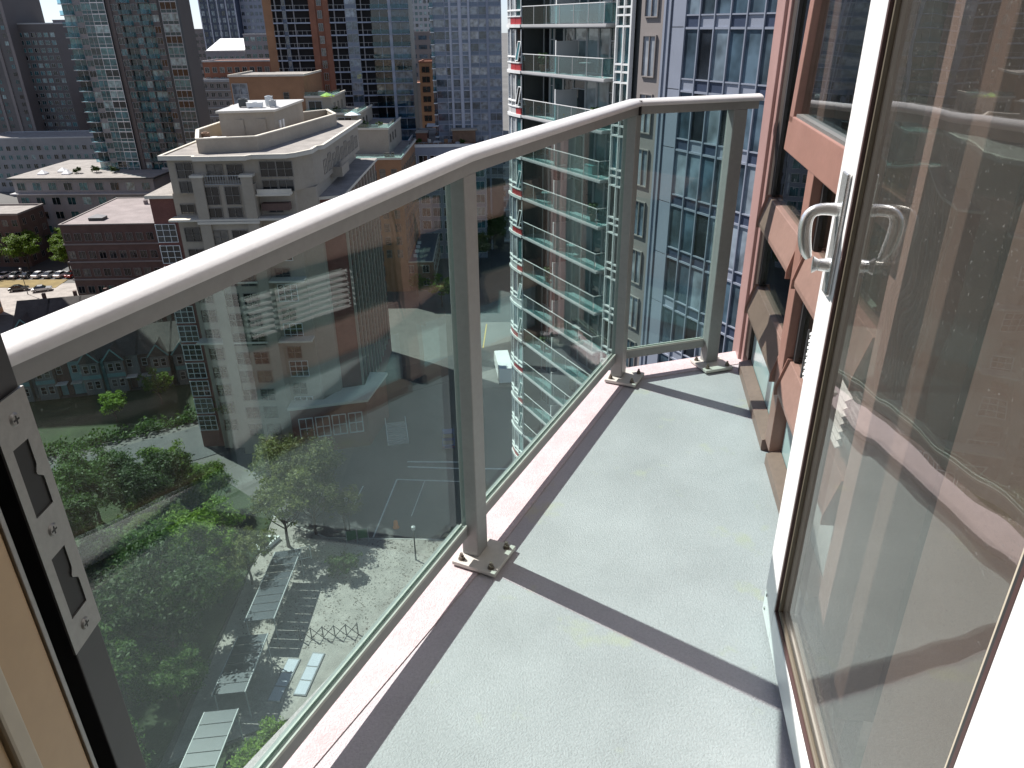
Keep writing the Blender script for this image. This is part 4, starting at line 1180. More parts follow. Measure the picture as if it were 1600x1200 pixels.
# towers beyond, upper centre
block('far_blue_tower', 'dark blue glass tower with white vertical lines against the sky', -146, 395, -0.05, 17, 20, 105, M_navy, G_blue, fh=3.0, nx=7, ww=1.7, wh=2.2, z0=3, ztop=80, mf=M_navy, joined=True, zmin=25, piers=(4, 0.5, M_silver))
block('far_grey_tower', 'grey blue tower joined behind the dark blue glass one', -128.5, 400, -0.05, 13, 20, 76, M_blueg, G_blue, fh=3.0, nx=6, ww=1.5, wh=1.6, z0=3, mf=M_blueg, joined=True, zmin=25)
block('far_purple_block', 'purple brick block left of the dark blue tower', -160, 400, -0.05, 12, 20, 57, M_mauve, G_dark, fh=3.0, nx=5, ww=1.4, wh=1.5, z0=3, mf=M_mauve, joined=True, zmin=25)
WR = block('white_roof_hall', 'hall with bright white sloped roof below the dark blue tower', -131, 352, 0.03, 17, 16, 48.5, M_grey, G_teal, fh=3.5, nx=7, ww=1.6, wh=1.8, z0=3, mf=M_gmet, joined=True, zmin=20)
mb = MB(); mb.add([(0.5,-.5,49.1),(17,-.5,49.1),(17,12,53.6),(3.5,12,53.6),(0.5,12,49.1),(17,12.2,49.1)], [(0,1,2,3),(0,3,4),(1,5,2),(3,2,5,4),(0,4,5,1)]); obj('sloped_roof', mb, M_wbright, WR)
block('teal_mid_block', 'teal windowed office to the right of the white roofed hall', -113, 350, 0.0, 13, 16, 55, M_grey, G_teal, fh=3.3, nx=5, ww=2.0, wh=1.8, z0=3, mf=M_gmet, joined=True, zmin=20)
block('rust_mid_block', 'rust brick block with planted roof left of the orange terraces', -113.5, 300, 0.03, 36, 18, 46.5, M_rust, G_dark, M_rust, fh=3.4, nx=13, ww=1.7, wh=1.9, z0=2, mf=M_gryw, zmin=25, joined=True)
block('mauve_mid_block', 'mauve flats with pale balconies beside the teal tower', -117, 292, 0.0, 22, 7.5, 40.5, M_mauve, G_dark, fh=3.0, nx=9, ww=1.5, wh=1.6, z0=2, mf=M_gryw, joined=True, slabs=(0.5, M_gryw), zmin=14)
block('office_behind', 'grey brown office with dark window bands between the unfinished tower and the silver tower', -52, 345, 0.0, 32, 20, 55, M_mauve, G_blue, fh=3.6, nx=7, ww=3.6, wh=1.7, z0=2, mf=M_mauve, zmin=20, joined=True)
block('far_mint_tower', 'mint glass tower above the grey brown office', -58, 470, 0.0, 30, 20, 96, M_gryw, G_teal, fh=3.0, nx=12, ww=1.6, wh=1.8, z0=3, ztop=85, mf=M_gryw, zmin=50, joined=True)
block('brown_mid_tower', 'narrow brown flats left of the silver tower', -29, 262, 0.0, 12.5, 14, 47, M_orange, G_dark, M_rust, fh=3.0, nx=3, ww=2.6, wh=1.9, z0=2, mf=M_rust, zmin=18)
block('plain_grey_wall', 'windowless grey wall block left of the narrow brown flats', -36, 262, 0.0, 7.0, 12, 40.5, M_mauve, G_dark, M_rust, fh=30, nx=1, ww=1.0, wh=1.0, z0=33, mf=M_mauve)

# unfinished tower
tower('unfinished_tower', 'unfinished concrete tower with open dark floors and rust coloured piers', -63.5, 216, 0.06,
      [(2.2, 'pier', 0, None, M_orange, 0.4), (2.6, 'open', 0, G_dark, M_slb, 0), (1.0, 'win', 0.8, G_blue, M_bluerf, 0.3), (6.0, 'open', 0, G_dark, M_slb, 0), (1.6, 'pier', 0, None, M_rust, 0.7), (2.0, 'win', 1.2, G_dark, M_rust, 0.2),
       (1.4, 'pier', 0, None, M_rust, 0.7), (4.2, 'open', 0, G_dark, M_slb, 0), (3.0, 'glass', 0, G_blue, M_blueg, 0.6), (3.6, 'open', 0, G_dark, M_slb, 0), (4.5, 'balc', 0, G_dark, M_slb, 0), (0.8, 'pier', 0, None, M_silver, 0.3), (4.6, 'balc', 0, G_blue, M_slb, 0)],
      22, 96, 3.0, M_dmet, zmin=14, zmax=72)
# silver tower
tower('silver_tower', 'pale silver glass tower with twin white vertical bands behind the handrail corner', -19.6, 208, 0.0,
      [(0.9, 'balc', 0, G_pale, M_wmet, 0), (2.8, 'glass', 0, G_pale, M_blueg, 0.3), (1.1, 'glass', 0, G_blue, M_silver, 0.2), (0.45, 'pier', 0, None, M_silver, 0.7), (1.9, 'glass', 0, G_pale, M_silver, 0.3), (0.7, 'pier', 0, None, M_silver, 0.7), (1.7, 'glass', 0, G_pale, M_silver, 0.3), (0.45, 'pier', 0, None, M_silver, 0.7),
       (2.2, 'glass', 0, G_pale, M_blueg, 0.3), (2.0, 'glass', 0, G_pale, M_blueg, 0.3), (0.5, 'pier', 0, None, M_blueg, 0.5), (3.2, 'glass', 0, G_pale, M_blueg, 0.3)],
      20, 90, 2.8, M_blueg, zmin=20, zmax=70)

# orange terraces stepping down, with roof gardens
OT = thing('orange_terraces', 'orange brick terraced flats stepping down to the right with glass fenced roof terraces', 'building', (-64, 180, 0), 0.0)
steps = [(0.0, 3.5, 17.0, 18, 47.8, M_orange), (-1.5, 6, 11.5, 22, 41.0, M_orange), (17.02, 3.0, 6.0, 16, 43.2, M_stucco), (17.01, 1.5, 12.0, 20, 39.6, M_stucco), (17.0, 0.0, 19.0, 22, 36.4, M_stucco), (26.0, -8.5, 13.6, 30, 31.0, M_orange)]
for i, (x, y, w, d, h, m) in enumerate(steps):
    mb = MB(); mb.box(x, x+w, y, y+d, 0, h-0.01*i); obj('wall', mb, m, OT)
    hh = h-0.01*i
    mb = MB()
    for a in ((x-.2, x+w+.2, y-.2, y+.12), (x+w-.12, x+w+.2, y+.12, y+d), (x-.2, x+.12, y+.12, y+d)): mb.box(*a, hh+.001, hh+.45)
    obj('parapet', mb, M_cap, OT)
    mb = MB(); mb.box(x+.12, x+w-.12, y+.12, y+d-.1, hh+.002, hh+.06); obj('roof', mb, M_roofg, OT)
    if i >= 2:
        mb = MB(); mb.box(x, x+w+.1, y-.1, y-.06, hh+.451, hh+1.25); mb.box(x+w+.06, x+w+.1, y-.059, y+d*.6, hh+.451, hh+1.25); obj('terrace_guard', mb, G_guard, OT)
wt = win_mesh('window', 3.2, 2.3, 2, 1, .05, M_gmet, G_teal, .2, .09); wo = win_mesh('window', 1.3, 1.9, 1, 2, .05, M_mul, G_dark, .2, .09)
wb = win_mesh('window', 3.6, 4.8, 2, 2, .05, M_gryw, G_pale, .2, .10)
put('window', wb, OT, 0.4, 3.38, 41.6)
put('window', wo, OT, 12.0, 3.38, 42.5)
for x, y, z in ((17.6, 2.88, 40.2), (21.0, 2.88-0, 40.2), (17.6, 1.38, 36.7), (24.4, 1.38, 36.7), (20.9, 1.38, 36.7), (18.2, -.12, 33.2), (21.8, -.12, 33.2)):
    put('window', wt, OT, x if x < 21.5 or y < 2 else 19.8, y, z) if not (x == 21.0 and y > 2) else None
for j in range(7):
    for i in range(5): put('window', wo, OT, 26.9+i*2.6, -8.62, 27.0-j*3.1)
    for i in range(8): put('window', wo, OT, 39.72, -7+i*3.2, 27.0-j*3.1, PI/2)
for (sx, sy, sw, sd, sh, sm) in steps[2:5]:
    for i in range(3):
        put('window', wo, OT, sx+sw+0.11, sy+2+i*4.2, sh-3.2, PI/2)
# planters, tables and screens on the terraces
rgt = random.Random(9)
for (sx, sy, sw, sd, sh, sm) in steps[2:]:
    for i in range(5):
        mb = MB(); a = rgt.uniform(.4, sw-2.2); b = rgt.uniform(.5, 4.0); c = rgt.uniform(.6, 1.6); mb.box(sx+a, sx+a+c, sy+b, sy+b+.6, sh+.07, sh+rgt.uniform(.5, 1.3))
        obj('planter', mb, rgt.choice([M_timber, M_gryw, M_dmet, M_grey]), OT)
w1 = win_mesh('window', 1.5, 1.9, 2, 1, .05, M_mul, G_dark, .2, .08)
for j in range(8):
    for i in range(6): put('window', w1, OT, 1.5+i*2.6 if i < 6 else 0, 3.38 if (1.5+i*2.6) > 10.2 else 5.88, 36.0-j*3.1)

def parasol(x, y, z, r, h, m, label):
    t = thing('parasol', label, 'umbrella', (x, y, z), 0, 'umbrellas on the roof terraces')
    mb = MB(); mb.tube([(0, 0, 0.08), (0, 0, h)], 0.035, 8); mb.tube([(0, 0, 0.0), (0, 0, 0.08)], [0.3, 0.25], 12); obj('pole', mb, M_gmet, t)
    mb = MB(); n = 8
    v = [(0, 0, h+.02)] + [(r*math.cos(2*PI*i/n), r*math.sin(2*PI*i/n), h-r*.38) for i in range(n)] + [(r*math.cos(2*PI*i/n), r*math.sin(2*PI*i/n), h-r*.38-.12) for i in range(n)]
    mb.add(v, [(0, 1+i, 1+(i+1) % n) for i in range(n)] + [(1+i, 9+i, 9+(i+1) % n, 1+(i+1) % n) for i in range(n)])
    obj('canopy', mb, m, t)
M_lime = pm('lime_fabric', (0.62, 0.66, 0.10), 0.8)
parasol(-42.2, 184.2, 42.3 - 2.7, 1.9, 4.6, M_lime, 'lime yellow parasol on the upper roof terrace')
parasol(-36.2, 181.6, 36.45, 2.0, 3.9, M_wbright, 'white parasol on the terrace below the lime one')

# block with roof garden shed behind the handrail
RG = block('roof_garden_block', 'low blue grey block with cluttered roof garden and timber shed', -26.8, 199, 0.02, 20.5, 34, 29.6, M_blueg, G_teal, M_roofg, fh=3.4, nx=7, ww=2.3, wh=2.3, z0=1.5, side=9, mf=M_wmet, parapet=0.7)
mb = MB(); mb.box(12.0, 18.0, 5, 11, 29.7, 33.0); mb.box(11.6, 18.4, 4.6, 11.4, 33.001, 33.3, 1); obj('shed', mb, [M_timber, M_stucco], RG)
mb = MB(); mb.box(2.0, 5.0, 9, 14, 29.7, 32.0); mb.box(1.8, 5.2, 8.8, 14.2, 32.001, 32.2, 1); obj('shed', mb, [M_rust, M_stucco], RG)
mb = MB()
for i in range(9): mb.box(1.0+i*1.25, 1.9+i*1.25, 2.4, 3.3, 29.7, 30.3)
stuff(obj('planter_boxes', mb, M_timber, RG))
rgt = random.Random(4)
for i in range(26):
    mb = MB(); a = rgt.uniform(.8, 18.5); b = rgt.uniform(1.2, 20); c = rgt.uniform(.5, 1.5); mb.box(a, a+c, b, b+rgt.uniform(.5, 1.2), 29.69, 29.7+rgt.uniform(.4, 1.3))
    obj('roof_box', mb, rgt.choice([M_timber, M_rust, M_gryw, M_dmet, M_orange, M_cap]), RG)
for x, y, lab in ((-23.0, 219.5, 'white flat awning at the back left of the cluttered roof garden'), (-14.5, 220.5, 'white flat awning at the back right of the cluttered roof garden')):
    t = thing('roof_awning', lab, 'awning', (x, y, 29.7), 0, 'awnings on the roof garden')
    mb = MB(); mb.add([(-.2,-.2,2.5),(6,-.2,2.5),(6,3,3.0),(-.2,3,3.0),(-.2,-.2,2.6),(6,-.2,2.6),(6,3,3.1),(-.2,3,3.1)], [(3,2,1,0),(4,5,6,7),(0,1,5,4),(1,2,6,5),(2,3,7,6),(3,0,4,7)]); obj('canopy', mb, M_wbright, t)
    for qx in (0, 5.7):
        for qy in (0, 2.7):
            mb = MB(); mb.tube([(qx, qy, 0), (qx, qy, 2.5)], .06, 6); obj('post', mb, M_gmet, t)
block('white_awning_row', 'low white roofed market hall behind the roof garden block', -33, 262, 0.0, 26, 8, 17.5, M_gryw, G_blue, M_wbright, fh=4, nx=9, ww=2.0, wh=2.2, z0=2, mf=M_wmet, joined=True)

# small blue roofed building and neighbours seen through the glass
BR = block('blue_roof_house', 'small brown building with flat slate blue roof seen through the glass', -29.5, 172, 0.03, 11, 34, 7.0, M_timber, G_dark, M_bluerf, fh=3.2, nx=3, ww=1.6, wh=1.9, z0=1.2, side=7, mf=M_cap, parapet=0.2)
for i in range(4):
    mb = MB(); mb.box(6.0, 6.9, 4+i*4.0, 4.9+i*4.0, 7.1, 7.7); obj('roof_vent', mb, M_wmet, BR)
block('brown_street_block', 'brown flats beyond the blue roofed building', -33, 213, 0.03, 26, 20, 19, M_timber, G_dark, M_rust, fh=3.2, nx=9, ww=1.7, wh=1.8, z0=1.4, mf=M_cap)
block('slat_front_block', 'pale building with horizontal white balcony bands left of the curved tower', -9, 215, 0.0, 14, 20, 27, M_gryw, G_blue, fh=3.0, nx=5, ww=1.8, wh=1.6, z0=1.5, mf=M_gryw, slabs=(0.6, M_wmet))

# ================================================================== STREET LEVEL
gp([(-24.5, 66), (3, 64), (5, 152), (-9, 152), (-9, 131), (-24, 112)], 0.05, 'parking_lot', M_asph)
gp([(-82, 72), (-46, 95.5), (-19, 116), (3, 130), (3, 141), (-22, 126.5), (-50, 105.5), (-86, 82)], 0.09, 'road', M_asph)
gp([(-8.4, 118), (1.5, 118), (1.0, 150), (-7.8, 150)], 0.07, 'street', M_asph2)
gp([(-8.5, 150.2), (2.0, 150.2), (-9, 420), (-22, 420)], 0.065, 'street', M_asph)
gp([(-30.5, 44), (-7.5, 55), (-7.0, 74.6), (-23.5, 75.4), (-31.5, 80)], 0.17, 'pavement', M_pave)
gp([(-92, 20), (-31, 20), (-31.6, 81), (-47, 94), (-83, 70)], 0.14, 'lawn', M_lawn)
gp([(-31.0, 20), (-9, 20), (-9, 54.2), (-30.6, 43.4)], 0.12, 'side_yard', M_lawn)
gp([(-92, 84.5), (-50.5, 107.5), (-57, 121), (-92, 112)], 0.15, 'lawn', M_lawn)
gp([(-136, 160), (-98, 157), (-98.5, 181), (-112, 181), (-136, 179)], 0.06, 'plaza', M_pave)
gp([(-131, 178), (-113.5, 177.2), (-114, 184), (-133, 184)], 0.12, 'dry_lawn', pm('dry_grass', (0.20, 0.15, 0.06), 0.95, noise=(0.3, 0.3), world=True))
gp([(-140, 184.2), (-100, 184.2), (-100, 200), (-140, 200)], 0.055, 'street', M_asph)

def line_on(name, a, b, w, z, m):
    a = Vector(a); b = Vector(b); d = (b-a).normalized(); s = Vector((-d.y, d.x))*w/2
    return gp([tuple(a-s), tuple(b-s), tuple(b+s), tuple(a+s)][::1], z, name, m, 0.01)
for a, b, w in (((-17.7, 75.6), (-16.5, 88.7), .18), ((-16.5, 88.8), (-7.0, 88.0), .18), ((-21.7, 81.1), (-21.0, 87.2), .16), ((-21.0, 75.6), (-9.0, 74.8), .22),
                ((-15.6, 93.5), (-7.2, 93.2), .25), ((-15.4, 92.1), (-7.0, 91.4), .25), ((-12.5, 88.3), (-13.4, 80.0), .10)):
    struct(line_on('painted_line', a, b, w, 0.062, M_line))
struct(line_on('painted_line', (-6.3, 113), (-5.3, 149), .22, 0.085, M_yel))
struct(line_on('painted_line', (-8.0, 91.5), (4.0, 91.0), .3, 0.064, M_line))
mb = MB()
for a, b in (((-23.6, 75.5), (-7.0, 74.7)), ((-31.7, 80.2), (-23.6, 75.5)), ((-7.0, 55.0), (-7.0, 74.7))):
    mb.sweep([(a[0], a[1], 0.0), (b[0], b[1], 0.0)], [(-.12, 0), (.12, 0), (.12, .2), (-.12, .2)], smooth=False)
struct(obj('kerb', mb, M_kerb))

# ------------------------------------------------------------------ trees
def leafmat(name, c1, c2, c3):
    m = bpy.data.materials.new(name); m.use_nodes = True
    nt = m.node_tree; N = nt.nodes; L = nt.links
    b = N['Principled BSDF']; b.inputs['Roughness'].default_value = 0.55; b.inputs['Specular IOR Level'].default_value = 0.3
    ge = N.new('ShaderNodeNewGeometry')
    cr = N.new('ShaderNodeValToRGB')
    cr.color_ramp.elements[0].color = c1 + (1,); cr.color_ramp.elements[1].color = c3 + (1,)
    e = cr.color_ramp.elements.new(0.5); e.color = c2 + (1,)
    L.new(ge.outputs['Random Per Island'], cr.inputs['Fac'])
    oi = N.new('ShaderNodeObjectInfo'); mr = N.new('ShaderNodeMapRange'); mr.inputs['To Min'].default_value = 0.65; mr.inputs['To Max'].default_value = 1.35
    L.new(oi.outputs['Random'], mr.inputs['Value'])
    mu = N.new('ShaderNodeMix'); mu.data_type = 'RGBA'; mu.blend_type = 'MULTIPLY'; mu.inputs['Factor'].default_value = 1
    L.new(cr.outputs['Color'], mu.inputs['A']); L.new(mr.outputs['Result'], mu.inputs['B'])
    L.new(mu.outputs['Result'], b.inputs['Base Color'])
    tl = N.new('ShaderNodeBsdfTranslucent'); L.new(mu.outputs['Result'], tl.inputs['Color'])
    mx = N.new('ShaderNodeMixShader'); mx.inputs['Fac'].default_value = 0.4
    L.new(b.outputs[0], mx.inputs[1]); L.new(tl.outputs[0], mx.inputs[2])
    L.new(mx.outputs[0], N['Material Output'].inputs['Surface'])
    return m
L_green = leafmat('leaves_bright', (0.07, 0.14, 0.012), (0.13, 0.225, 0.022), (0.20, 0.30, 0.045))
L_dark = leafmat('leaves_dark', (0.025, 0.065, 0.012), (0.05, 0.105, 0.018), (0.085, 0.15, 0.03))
L_olive = leafmat('leaves_olive', (0.07, 0.095, 0.02), (0.14, 0.165, 0.045), (0.22, 0.235, 0.08))
M_bark = pm('bark', (0.085, 0.065, 0.05), 0.95, noise=(4, 0.3), bump=(10, 0.5))

def tree_meshes(seed, r, h, leaf, nclump, per, size, ml, flat=0.75, trunk=0.2):
    """trunk with limbs, and a crown of leaf clumps hung through the crown's volume"""
    rg = random.Random(seed)
    ch = h - r*flat*0.9                     # crown centre height
    mb = MB()
    mb.tube([(0, 0, -0.2), (0.05, 0.03, h*.15), (0.12*rg.uniform(-1, 1), 0.1, h*.32), (0.2*rg.uniform(-1, 1), 0.15, ch*1.0)], [trunk*1.3, trunk, trunk*.8, trunk*.35], 8)
    tips = []
    for i in range(9):
        a = 2*PI*i/9 + rg.uniform(-.3, .3); rr = r*rg.uniform(.5, .85); zz = ch + r*flat*rg.uniform(-.45, .6)
        s = Vector((0, 0, h*rg.uniform(.22, .42))); e = Vector((rr*math.cos(a), rr*math.sin(a), zz))
        mid = s.lerp(e, .5) + Vector((0, 0, -.15*r))
        mb.tube([s, mid, e], [trunk*.5, trunk*.3, trunk*.1], 6); tips.append(e)
    tm = mb.mesh('trunk', [M_bark])
    mb = MB(); vs = []; fs = []
    lobes = [(Vector((rg.uniform(-.5, .5)*r, rg.uniform(-.5, .5)*r, ch + rg.uniform(-.35, .4)*r*flat)), rg.uniform(.42, .66)*r) for _ in range(7)] + [(Vector((e.x*.9, e.y*.9, e.z)), rg.uniform(.26, .42)*r) for e in tips]
    for c in range(nclump):
        lc, lr = lobes[rg.randrange(len(lobes))]
        d = Vector((rg.gauss(0, 1), rg.gauss(0, 1), rg.gauss(.15, .9))).normalized()
        p = lc + d*lr*(rg.random()**.4); p.z = ch + (p.z-ch)*(.9 if p.z < ch else 1.0)
        cs = r*rg.uniform(.05, .10)
        for k in range(per):
            q = p + Vector((rg.gauss(0, 1), rg.gauss(0, 1), rg.gauss(0, .6)))*cs
            n = (d*.7 + Vector((rg.gauss(0, .6), rg.gauss(0, .6), rg.gauss(.5, .6)))).normalized()
            t = n.orthogonal().normalized(); t.rotate(Matrix.Rotation(rg.uniform(0, 6.3), 3, n)); b = n.cross(t)
            s = size*rg.uniform(.6, 1.25)
            o = len(vs)
            vs += [q - t*s, q + b*s*.45, q + t*s, q - b*s*.45]
            fs.append((o, o+1, o+2, o+3))
    me = bpy.data.meshes.new('crown'); me.from_pydata([tuple(v) for v in vs], [], fs); me.materials.append(ml); me.update()
    return tm, me
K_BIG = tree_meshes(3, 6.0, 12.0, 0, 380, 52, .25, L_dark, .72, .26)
K_BRT = tree_meshes(5, 4.2, 9.5, 0, 300, 54, .20, L_green, .85, .2)
K_OLV = tree_meshes(8, 5.2, 10.5, 0, 240, 42, .20, L_olive, .62, .2)
K_OLV2 = tree_meshes(18, 4.0, 9.5, 0, 150, 40, .19, L_olive, .62, .17)
K_SML = tree_meshes(11, 2.6, 6.0, 0, 130, 24, .20, L_green, .85, .12)
K_BSH = tree_meshes(14, 1.9, 2.6, 0, 90, 24, .17, L_dark, .75, .08)
def tree(kind, x, y, s, rz, label, grp='trees in the yard and street below', z=0.1, name='tree', cat='tree'):
    t = thing(name, label, cat, (x, y, z), rz, grp)
    for nm, me in zip(('trunk', 'crown'), kind):
        o = link(nm, me, t); o.scale = (s, s, s)
    return t
TREES = [
 (K_BRT, -35.2, 68.5, 1.0, 0.3, 'bright green round tree in the middle of the yard below the glass'),
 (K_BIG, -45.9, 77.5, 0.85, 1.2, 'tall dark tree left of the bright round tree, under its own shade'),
 (K_BRT, -46.5, 84.0, 0.85, 2.2, 'sunlit green tree at the road side behind the tall dark tree'),
 (K_OLV, -27.3, 81.5, 1.0, 0.8, 'olive tree with open crown beside the painted parking lines'),
 (K_OLV2, -27.8, 73.8, 1.05, 2.9, 'thin olive tree standing where paving meets the yard'),
 (K_OLV2, -21.5, 77.2, 0.62, 1.9, 'sparse small olive tree by the green sign board'),
 (K_OLV, -43.0, 102.5, 0.86, 2.0, 'olive tree beyond the road at the corner of the cream block'),
 (K_SML, -37.3, 107.0, 1.1, 0.2, 'small green tree close against the cream block wall'),
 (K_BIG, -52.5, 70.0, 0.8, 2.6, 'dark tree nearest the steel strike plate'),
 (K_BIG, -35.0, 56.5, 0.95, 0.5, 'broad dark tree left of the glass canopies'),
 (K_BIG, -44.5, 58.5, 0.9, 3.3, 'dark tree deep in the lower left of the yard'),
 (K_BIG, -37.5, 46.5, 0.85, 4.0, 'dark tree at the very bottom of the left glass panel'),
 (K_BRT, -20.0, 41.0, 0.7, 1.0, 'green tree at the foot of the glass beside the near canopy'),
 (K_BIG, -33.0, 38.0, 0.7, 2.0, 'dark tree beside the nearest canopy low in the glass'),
 (K_SML, -60.0, 113.0, 1.05, 0.1, 'light green young tree in front of the townhouse row end'),
 (K_SML, -64.5, 106.5, 0.9, 1.4, 'rounded light green tree on the lawn below the townhouses'),
 (K_BSH, -20.0, 69.0, 1.15, 0.6, 'low green shrub alone on the dappled paving'),
 (K_SML, -15.8, 160.5, 1.2, 0.0, 'light green tree by the foot of the blue roofed building'),
 (K_SML, -22.0, 167.5, 0.9, 2.0, 'small green tree in front of the blue roofed building'),
 (K_BIG, -6.2, 204.0, 0.85, 1.0, 'dark street tree left of the curved tower'),
 (K_BIG, -9.5, 190.0, 0.75, 2.5, 'dark street tree nearest the street bend'),
 (K_BIG, -9.0, 228.0, 0.9, 0.2, 'farthest dark street tree on the far street'),
 (K_BRT, -129.5, 193.5, 1.05, 0.5, 'large leafy tree left on the plaza under the grey terrace block'),
 (K_BRT, -117.0, 191.0, 0.95, 2.4, 'leafy tree beside the brick office corner'),
 (K_BRT, -42.5, 72.0, 0.8, 4.0, 'sunlit green tree between the tall dark tree and the bright round one'),
 (K_BRT, -39.5, 80.5, 0.8, 5.0, 'green tree top just right of the road side tree'),
 (K_BIG, -40.5, 63.0, 0.8, 5.5, 'dark tree below the bright round tree in the yard'),
 (K_BIG, -54.0, 79.5, 0.8, 0.9, 'dark tree by the road next to the door jamb'),
 (K_BIG, -49.5, 49.0, 0.9, 1.7, 'dark tree at the lower left corner beside the jamb'),
 (K_BRT, -32.6, 63.5, 0.62, 2.4, 'bushy yellow green tree just below the bright round tree'),
 (K_BIG, -31.5, 49.5, 0.55, 3.1, 'small dark tree left of the middle canopy'),
 (K_OLV2, -31.5, 86.0, 0.9, 0.4, 'olive tree by the road behind the open crowned one'),
 (K_OLV2, -25.0, 76.3, 0.95, 3.6, 'thin olive tree between the triangular planter and the green sign board'),
 (K_OLV2, -30.2, 67.0, 0.8, 1.1, 'thin olive tree over the far end of the farthest canopy'),
 (K_BRT, -137.5, 189.0, 1.0, 0.9, 'leafy tree at the far left end of the plaza'),
 (K_BRT, -123.5, 203.0, 0.9, 1.9, 'leafy tree against the front of the grey terrace block'),
 (K_BIG, -133.5, 206.0, 0.7, 2.7, 'dark tree behind the plaza trees at the far left'),
 (K_BSH, -104.0, 183.0, 1.2, 1.0, 'low shrub at the brick office corner'),
]
for k, x, y, s, rz, lab in TREES:
    if k is K_BSH: tree(k, x, y, s, rz, lab, 'shrubs at street level', name='shrub', cat='shrub')
    else: tree(k, x, y, s, rz, lab)
# roof planting
for x, y, z, s, lab in ((-124, 218.5, 20.8, .7, 'dark shrub at the left on the grey block roof garden'), (-119, 219.5, 20.8, .8, 'dark shrub in the middle of the grey block roof garden'), (-113.5, 219, 20.8, .75, 'dark shrub at the right of the grey block roof garden'),
                        (-40, 183.3, 39.7, .55, 'shrub by the lime parasol'), (-33.8, 182.6, 36.45, .6, 'shrub right of the white parasol'), (-30.5, 183.5, 36.45, .55, 'shrub at the right corner of the terrace below the parasols'),
                        (-24, 204, 29.7, .6, 'shrub at the front left of the cluttered roof garden'), (-12.3, 203, 29.7, .55, 'shrub at the right of the cluttered roof garden')):
    tree(K_BSH, x, y, s, x, lab, 'shrubs in roof gardens', z, 'shrub', 'shrub')
# hedge below the lawn and leaf litter on the paving
mb = MB(); rg = random.Random(2)
for i in range(2600):
    t = rg.random(); a = Vector((-88, 85.5)).lerp(Vector((-51.5, 108)), t)
    q = Vector((a.x + rg.gauss(0, .9), a.y + rg.gauss(0, .9), 0.2 + rg.random()*(1.2 + .9*math.sin(t*40))))
    n = Vector((rg.gauss(0,1), rg.gauss(0,1), rg.gauss(.6,1))).normalized(); tt = n.orthogonal()*.22; bb = n.cross(tt)*.6
    mb.add([q-tt, q+bb, q+tt, q-bb], [(0,1,2,3)])
h = stuff(obj('hedge', mb, L_dark)); tag(h, 'clipped dark hedge along the far side of the road below the townhouses', 'hedge')
mb = MB()
for i in range(2600):
    q = Vector((rg.uniform(-30, -8), rg.uniform(57, 76), 0.18)); s = rg.uniform(.05, .16); a = rg.uniform(0, 6)
    mb.add([q+Vector((math.cos(a), math.sin(a), 0))*s, q+Vector((-math.sin(a), math.cos(a), .1))*s, q-Vector((math.cos(a), math.sin(a), 0))*s], [(0,1,2)])
h = stuff(obj('leaf_litter', mb, M_bark)); tag(h, 'fallen leaves scattered over the dappled paving', 'leaf litter')

